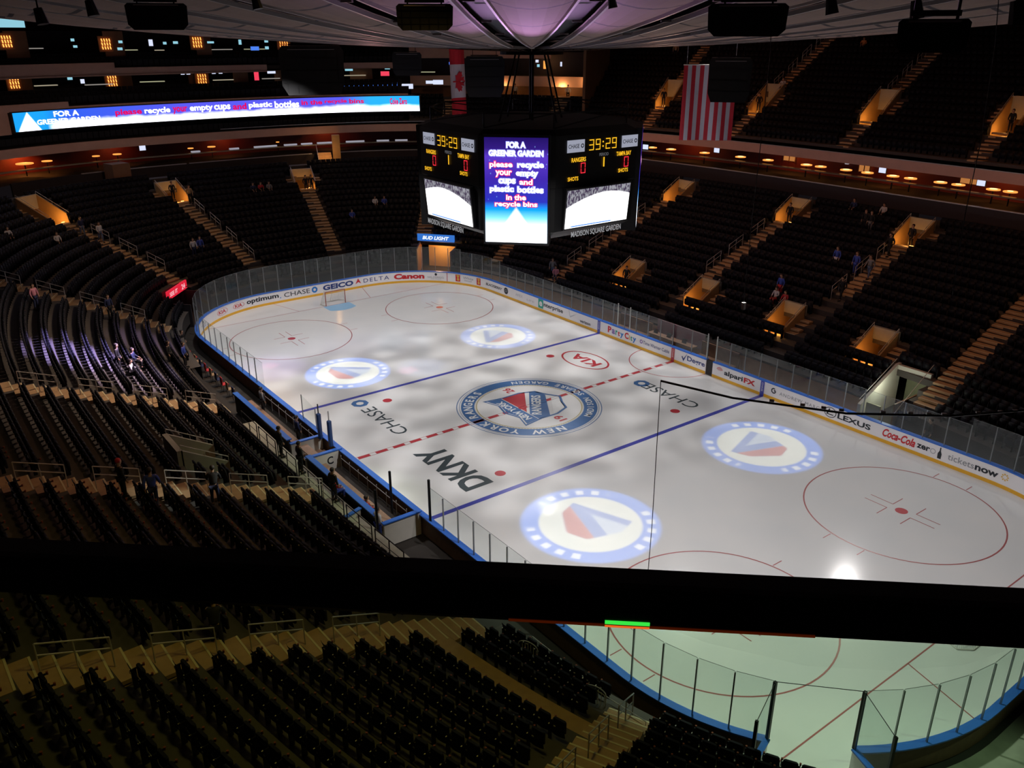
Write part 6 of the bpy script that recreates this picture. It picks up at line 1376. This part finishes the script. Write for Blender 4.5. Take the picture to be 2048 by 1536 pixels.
# ================================================================== people
SKIN = mat('skin', (.50, .30, .21), .55); HAIRM = mat('hair_dark', (.03, .02, .015), .6); SHOE = mat('shoe_black', (.015, .015, .015), .5)
def cloth(name, c): return mat('cloth_'+name, c, .75, noise=(6, .15))
CL = dict(black=cloth('black', (.012, .012, .015)), navy=cloth('navy', (.02, .03, .10)), blue=cloth('blue', (.05, .09, .48)), white=cloth('white', (.66, .66, .72)), red=cloth('red', (.50, .03, .04)), grey=cloth('grey', (.22, .22, .24)), jeans=cloth('jeans', (.10, .15, .28)), tan=cloth('tan', (.36, .24, .14)), orange=cloth('orange', (.65, .25, .08)), pink=cloth('pink', (.70, .28, .38)))
POSES = {}
def skin_mesh(name, verts, edges, radii, sub=1):
    me = bpy.data.meshes.new(name); me.from_pydata(verts, edges, []); o = bpy.data.objects.new(name, me); COL.objects.link(o)
    md = o.modifiers.new('s', 'SKIN'); md.use_smooth_shade = True
    for i, v in enumerate(me.skin_vertices[0].data): v.radius = radii[i] if isinstance(radii[i], tuple) else (radii[i], radii[i]); v.use_root = (i == 0)
    if sub: m2 = o.modifiers.new('u', 'SUBSURF'); m2.levels = sub; m2.render_levels = sub
    dg = bpy.context.evaluated_depsgraph_get(); res = bpy.data.meshes.new_from_object(o.evaluated_get(dg)); res.name = name
    bpy.data.objects.remove(o); return res
def joints(pose):
    # x right, y front, z up
    if pose == 'sit':
        return dict(pel=(0, 0, .50), ch=(0, -.06, .86), nk=(0, -.05, 1.08), hd=(0, -.02, 1.20), kl=(-.12, .42, .52), kr=(.12, .42, .52), al=(-.13, .40, .10), ar=(.13, .40, .10), el=(-.27, .0, .78), er=(.27, .0, .78), hl=(-.16, .26, .66), hr=(.16, .26, .66))
    if pose == 'walk':
        return dict(pel=(0, 0, .93), ch=(0, .03, 1.28), nk=(0, .05, 1.50), hd=(0, .08, 1.63), kl=(-.10, .18, .52), kr=(.10, -.02, .50), al=(-.10, .20, .09), ar=(.10, -.30, .12), el=(-.27, -.10, 1.16), er=(.27, .10, 1.16), hl=(-.26, -.05, .90), hr=(.25, .30, .98))
    if pose == 'lean':
        return dict(pel=(0, -.10, .92), ch=(0, .10, 1.22), nk=(0, .24, 1.40), hd=(0, .32, 1.50), kl=(-.12, -.02, .50), kr=(.12, -.04, .50), al=(-.13, -.08, .09), ar=(.13, -.08, .09), el=(-.27, .26, 1.08), er=(.27, .26, 1.08), hl=(-.20, .44, .95), hr=(.20, .44, .95))
    return dict(pel=(0, 0, .94), ch=(0, -.01, 1.30), nk=(0, 0, 1.52), hd=(0, .02, 1.65), kl=(-.11, .02, .50), kr=(.11, .02, .50), al=(-.12, .0, .09), ar=(.12, .0, .09), el=(-.29, -.02, 1.18), er=(.29, -.02, 1.18), hl=(-.27, .08, .92), hr=(.27, .08, .92))
def lerp(a, b, f): return tuple(a[i]*(1-f)+b[i]*f for i in range(3))
def make_pose(pose):
    J = joints(pose); sl = lerp(J['ch'], J['nk'], .72); SL = (sl[0]-.19, sl[1], sl[2]); SR = (sl[0]+.19, sl[1], sl[2]); P = J['pel']
    hipl = (P[0]-.10, P[1], P[2]-.04); hipr = (P[0]+.10, P[1], P[2]-.04)
    # body: whole figure, one surface with five fingers on each hand
    V = [P, J['ch'], J['nk'], J['hd'], (J['hd'][0], J['hd'][1]+.01, J['hd'][2]+.10)]; E = [(0, 1), (1, 2), (2, 3), (3, 4)]; R = [(.09, .07), (.10, .075), .050, (.075, .09), (.06, .075)]
    def ch(root, pts, rad):
        a = root
        for p, r_ in zip(pts, rad): V.append(p); R.append(r_); E.append((a, len(V)-1)); a = len(V)-1
        return a
    for S, e, h, sg in ((SL, J['el'], J['hl'], -1), (SR, J['er'], J['hr'], 1)):
        w_ = ch(1, [S, e, h], [.04, .032, .026])
        dx = Vector(h)-Vector(e); dx.normalize(); side = Vector((1, 0, 0))*sg; fr_ = dx.cross(side).normalized()
        palm = Vector(h)+dx*.07; pi = ch(w_, [tuple(palm)], [(.036, .018)])
        for k, ln in enumerate((.055, .065, .06, .045)):
            o_ = fr_*((k-1.5)*.019); a = palm+o_+dx*.03; b = a+dx*ln*.6-side*.006; c = b+dx*ln*.4-side*.02; ch(pi, [tuple(a), tuple(b), tuple(c)], [.0085, .008, .007])
        tb_ = palm-fr_*.03-dx*.03; ch(pi, [tuple(tb_), tuple(tb_-fr_*.02+dx*.045)], [.010, .008])
    for hp, k, a in ((hipl, J['kl'], J['al']), (hipr, J['kr'], J['ar'])):
        ch(0, [hp, k, a, (a[0], a[1]+.13, a[2]-.05)], [.055, .04, .034, .03])
    body = skin_mesh('body', V, E, R, 0)
    # jacket: torso and sleeves, a little larger
    V, E, R = [], [], []
    V = [(P[0], P[1], P[2]+.0), J['ch'], lerp(J['ch'], J['nk'], .82)]; E = [(0, 1), (1, 2)]; R = [(.165, .125), (.185, .135), (.08, .075)]
    for S, e, h in ((SL, J['el'], J['hl']), (SR, J['er'], J['hr'])):
        V += [S, e, lerp(e, h, .9)]; n_ = len(V); E += [(1, n_-3), (n_-3, n_-2), (n_-2, n_-1)]; R += [.085, .062, .045]
    jk = skin_mesh('jacket', V, E, R, 1)
    V = [P]; E = []; R = [(.155, .115)]
    for hp, k, a in ((hipl, J['kl'], J['al']), (hipr, J['kr'], J['ar'])):
        V += [hp, k, lerp(k, a, .93)]; n_ = len(V); E += [(0, n_-3), (n_-3, n_-2), (n_-2, n_-1)]; R += [.105, .073, .058]
    tr = skin_mesh('trousers', V, E, R, 1)
    mb = MB(); h = Vector(J['hd'])
    for a in range(8):
        for l in range(3): pass
    bm = bmesh.new(); bmesh.ops.create_uvsphere(bm, u_segments=10, v_segments=7, radius=.108)
    for v in bm.verts:
        v.co.z = v.co.z*1.1+.05; v.co.y = v.co.y*1.12-.022
        if v.co.y > .03 and v.co.z < .07: v.co.y = .02
        if v.co.z < -.02: v.co.x *= .8
    hair = bpy.data.meshes.new('hair'); bm.to_mesh(hair); bm.free(); hair.transform(Matrix.Translation(h))
    for p in hair.polygons: p.use_smooth = True
    face = MB()
    y0 = h.y+.088
    for sg in (-1, 1): face.box((h.x+sg*.03, y0, h.z+.035), (.022, .012, .01)); face.obox((h.x+sg*.085, h.y+.01, h.z+.025), (.008, 0, 0), (0, .014, 0), (0, 0, .024))
    face.obox((h.x, y0+.012, h.z+.01), (.010, 0, 0), (0, .016, -.004), (0, 0, .020)); face.box((h.x, y0+.002, h.z-.03), (.04, .01, .008))
    fo = face.build('face', SKIN); fm = fo.data; bpy.data.objects.remove(fo)
    sh = MB()
    for a in (J['al'], J['ar']): sh.cbox((a[0], a[1]+.06, a[2]-.035), (.10, .28, .10), 0, .03)
    so = sh.build('shoes', SHOE); sm = so.data; bpy.data.objects.remove(so)
    POSES[pose] = (body, jk, tr, hair, fm, sm)
for p_ in ('stand', 'walk', 'sit', 'lean'): make_pose(p_)
def person(loc, face_to, pose, top, bottom, label, hair=None, scale=1.0):
    a = math.atan2(face_to[1]-loc[1], face_to[0]-loc[0])-math.pi/2
    r = thing('person', label, 'person', loc, a); r.scale = (scale,)*3
    for me, nm, m_ in zip(POSES[pose], ('body', 'jacket', 'trousers', 'hair', 'face', 'shoes'), (SKIN, CL[top], CL[bottom], hair or HAIRM, SKIN, SHOE)):
        o = bpy.data.objects.new(nm, me); COL.objects.link(o); o.parent = r
        if not me.materials: me.materials.append(m_)
        o.material_slots[0].link = 'OBJECT'; o.material_slots[0].material = m_
    return r
def rowz(x, y, bowl=LB):
    lo, hi = -.3, 1.5
    for _ in range(30):
        m = (lo+hi)/2; a, b, n = bowl.par(m)
        if (abs(x)/a)**n+(abs(y)/b)**n > 1: lo = m
        else: hi = m
    j = math.floor((lo-bowl.k0)/bowl.dk); return bowl.zz(j) if j >= 0 else 0.0
CEN = (0, 0)
RIM = [  # x, y, pose, top, bottom, label
 (17.1, -25.0, 'lean', 'black', 'black', 'person in dark clothes leaning over the handrail just below the black rail', None), (6.9, -24.0, 'walk', 'blue', 'navy', 'person in a blue jacket on the near left stairs, seen from behind', None), (6.2, -24.9, 'stand', 'black', 'black', 'person with a red cap on the near left stairs beside a blue jacket', 'red'),
 (6.6, -21.6, 'lean', 'black', 'navy', 'dark figure bending on the near left stairs, right of the blue jacket', None),
 (-.9, -15.9, 'stand', 'black', 'black', 'dark standing figure on the planked walkway, farthest of three', None), (1.4, -15.8, 'stand', 'black', 'black', 'dark standing figure in a suit on the planked walkway, middle of three', None), (5.0, -15.7, 'stand', 'black', 'black', 'dark standing figure on the planked walkway, nearest of three', None),
 (-37.8, -8.2, 'stand', 'white', 'navy', 'person in a white jersey standing in the far left seats', None), (-38.1, -7.5, 'stand', 'blue', 'navy', 'person in a blue jersey standing beside a white jersey in the far left seats', None),
 (-47.0, 1.2, 'sit', 'navy', 'black', 'person in dark blue seated high in the far stand, left of a red top', None), (-47.0, 2.0, 'sit', 'red', 'black', 'person in red seated high in the far stand, middle of three', None), (-46.8, 2.8, 'sit', 'grey', 'black', 'person in grey seated high in the far stand, right of a red top', None),
 (-39.6, 8.3, 'sit', 'blue', 'navy', 'person in blue seated low in the far stand near the scoreboard', None), (-40.8, 11.6, 'sit', 'white', 'black', 'person in white seated left of the scoreboard, left of a pair', None), (-40.3, 12.4, 'sit', 'blue', 'black', 'person in blue seated left of the scoreboard, right of a pair', None),
 (-47.2, -6.7, 'stand', 'black', 'black', 'dark figure at the far entrance left of the net, left of two', None), (-46.6, -5.3, 'stand', 'tan', 'black', 'dark figure with tan jacket at the far entrance left of the net, right of two', None),
 (-39.8, -15.2, 'walk', 'white', 'jeans', 'person in white on the far left corner stairs', None), (-41.1, -16.3, 'walk', 'navy', 'jeans', 'person in dark blue near the top of the far left corner stairs', None), (-37.7, -18.8, 'sit', 'white', 'black', 'person in white alone in the seats at the far left', None), (-38.0, -22.1, 'sit', 'white', 'black', 'person in white seated at the left edge, right of two', None), (-37.6, -23.0, 'sit', 'white', 'navy', 'person in white seated at the left edge, left of two', None),
 (2.0, 31.7, 'stand', 'black', 'black', 'dark figure high in the right stand, left of a pair', None), (2.6, 31.5, 'stand', 'black', 'grey', 'dark figure in grey trousers high in the right stand, right of a pair', None), (2.4, 33.4, 'sit', 'white', 'black', 'person in a white shirt near the top of the right lower stand', None), (-.2, 33.4, 'sit', 'navy', 'black', 'person in dark blue near the top of the right lower stand', None),
 (3.2, 26.6, 'stand', 'blue', 'white', 'person in a blue and white jersey standing in the right stand, left of the stairs', None), (5.0, 26.3, 'stand', 'blue', 'blue', 'person in bright blue standing beside the third right stairs', None), (6.2, 26.2, 'walk', 'grey', 'jeans', 'person in grey and jeans walking down the third right stairs', None), (5.9, 23.5, 'walk', 'black', 'black', 'dark figure low on the third right stairs', None),
 (2.0, 21.8, 'stand', 'blue', 'red', 'person in blue above a red and white jersey in the right stand', None), (2.1, 21.2, 'sit', 'white', 'red', 'person in a red and white jersey in the right stand', None), (3.1, 20.9, 'sit', 'red', 'navy', 'child in a red jersey seated in the right stand beside a larger jersey', None),
 (5.9, 28.9, 'walk', 'black', 'black', 'dark figure high on the third right stairs, under the lit entrance', None),
 (-17.9, 16.6, 'stand', 'grey', 'jeans', 'person in grey standing behind the glass at the foot of the stairs by the scoreboard', None), (-17.0, 16.2, 'sit', 'pink', 'navy', 'small person in pink behind the glass at the foot of the stairs by the scoreboard', None),
 (-12.6, -20.7, 'stand', 'black', 'black', 'dark figure among the purple-lit near left rows, centre', None), (-11.8, -20.2, 'sit', 'white', 'black', 'person in white seated in the purple-lit near left rows', None), (-13.8, -19.6, 'sit', 'navy', 'black', 'person in dark blue in the purple-lit near left rows', None),
 (-23.3, -23.0, 'stand', 'pink', 'navy', 'person in a pink top high in the near left stand', None), (-23.6, -18.6, 'stand', 'navy', 'black', 'dark blue figure near the far end of the near left stand', None), (-16.0, -17.0, 'stand', 'black', 'black', 'dark figure by the front of the near left rows', None), (-15.2, -16.3, 'stand', 'blue', 'black', 'person in blue by the front of the near left rows', None)]
for x, y, ps, tp, bt, lb, hr in RIM:
    k = rowz(x, y); z = k
    if 'walkway' in lb: z = .95
    tgt = (x*.3, 0) if abs(x) < 20 else (0, y*.3)
    if 'behind' in lb and 'glass' not in lb or 'bending' in lb or 'leaning' in lb: tgt = (x-10, y+4)
    person((x, y, z), tgt, ps, tp, bt, lb, CL['red'] if hr == 'red' else None)
for u, k, kp, off_, ps, tp, lb in ((uL(167.1), .76, LB, -.3, 'stand', 'black', 'dark figure in the far middle entrance, left of two'), (uL(166.0), .76, LB, .2, 'stand', 'black', 'dark figure in the far middle entrance, right of two'), (uN(-4.6), .84, LB, 0, 'stand', 'black', 'dark figure in the high entrance of the middle right stairs'), (uN(6.2), .84, LB, 0, 'stand', 'black', 'dark figure in the high entrance of the third right stairs'), (uN(-10.9), .20, LB, 0, 'stand', 'black', 'dark figure in the low entrance nearest the scoreboard')):
    c, d, t = kp.frame(u, k); person((c.x, c.y, kp.zf(k)-.35), CEN, ps, tp, 'black', lb)
for (x, y, ps, tp, bt, lb) in ((-17.3, 42.1, 'stand', 'black', 'black', 'dark figure in the upper entrance right of the striped flag'), (-16.6, 44.6, 'sit', 'white', 'navy', 'person in white above the upper entrance right of the striped flag'), (-28.3, 40.2, 'stand', 'black', 'black', 'dark figure in the upper entrance left of the striped flag'), (6.7, 42.2, 'stand', 'black', 'black', 'dark figure in the upper entrance at the right edge'), (-12.6, 51.2, 'sit', 'orange', 'black', 'orange-lit person seated alone under the roof at the right'), (-32.9, 46.5, 'stand', 'tan', 'black', 'orange-lit person standing high left of the striped flag')):
    z = rowz(x, y, UB); person((x, y, z-(.25 if 'entrance' in lb and ps == 'stand' else 0)), CEN, ps, tp, bt, lb)
for (u, tp, lb, ps) in ((133.6, 'tan', 'person in the lit balcony above the small corner seats, leftmost of three', 'stand'), (131.0, 'white', 'person in white in the lit balcony above the small corner seats, middle of three', 'stand'), (122.6, 'white', 'person in white at the top of the short corner stairs, rightmost of three', 'stand')):
    c, d, t = at_off(uL(u), 5.6, 14.33); person(c, CEN, ps, tp, 'black', lb)
person((8.0, -15.0, .0), (8, 0), 'stand', 'white', 'blue', 'person in a white shirt and blue trousers at the near end of the players bench'); person((6.2, -14.6, .1), (6, 0), 'sit', 'red', 'navy', 'person in red at the near end of the players bench'); person((4.9, -15.6, .95), (5, 0), 'sit', 'red', 'blue', 'person in red seated behind the players bench')
person((30.6, -10.3, 0), (20, -5), 'stand', 'black', 'black', 'person in black by the boards at the bottom right, beside the open gate'); person((18.1, 14.3, 0), (10, 0), 'stand', 'black', 'black', 'person behind the right side glass under the hanging cable'); person((-22.7, -14.3, 0), (-10, 0), 'stand', 'black', 'black', 'dark figure beside the near left glass at the far corner'); person((-3.4, -13.9, .1), (-3, 0), 'stand', 'navy', 'black', 'person on the left players bench near the glass pane'); person((-8.6, -13.9, .1), (-8, 0), 'stand', 'grey', 'black', 'person in grey at the far end of the left players bench')
# spectators seats row of small folding chairs in red behind the near left glass
for i in range(9):
    x = -20.3+i*1.05; r = thing('rinkside_chair', 'rinkside chair behind the near left glass, %s from the far corner' % ordi(i), 'chair', (x, -14.35, 0), 0, group='rinkside chairs'); c_ = (CL['red'] if i % 3 == 0 else (CL['tan'] if i % 3 == 1 else CL['navy']))
    mb = MB(); mb.cbox((0, 0, .45), (.44, .42, .07), 0, .03); mb.build('seat', c_, r); mb = MB(); mb.cbox((0, -.2, .75), (.42, .05, .45), 0, .02); mb.build('backrest', c_, r)
    for a, b in ((-.18, -.18), (.18, -.18), (-.18, .18), (.18, .18)): mb = MB(); mb.tube((a, b, 0), (a, b, .42), .014, 5); mb.build('leg', M_BLACK, r)
print('OBJECTS', len(bpy.data.objects))
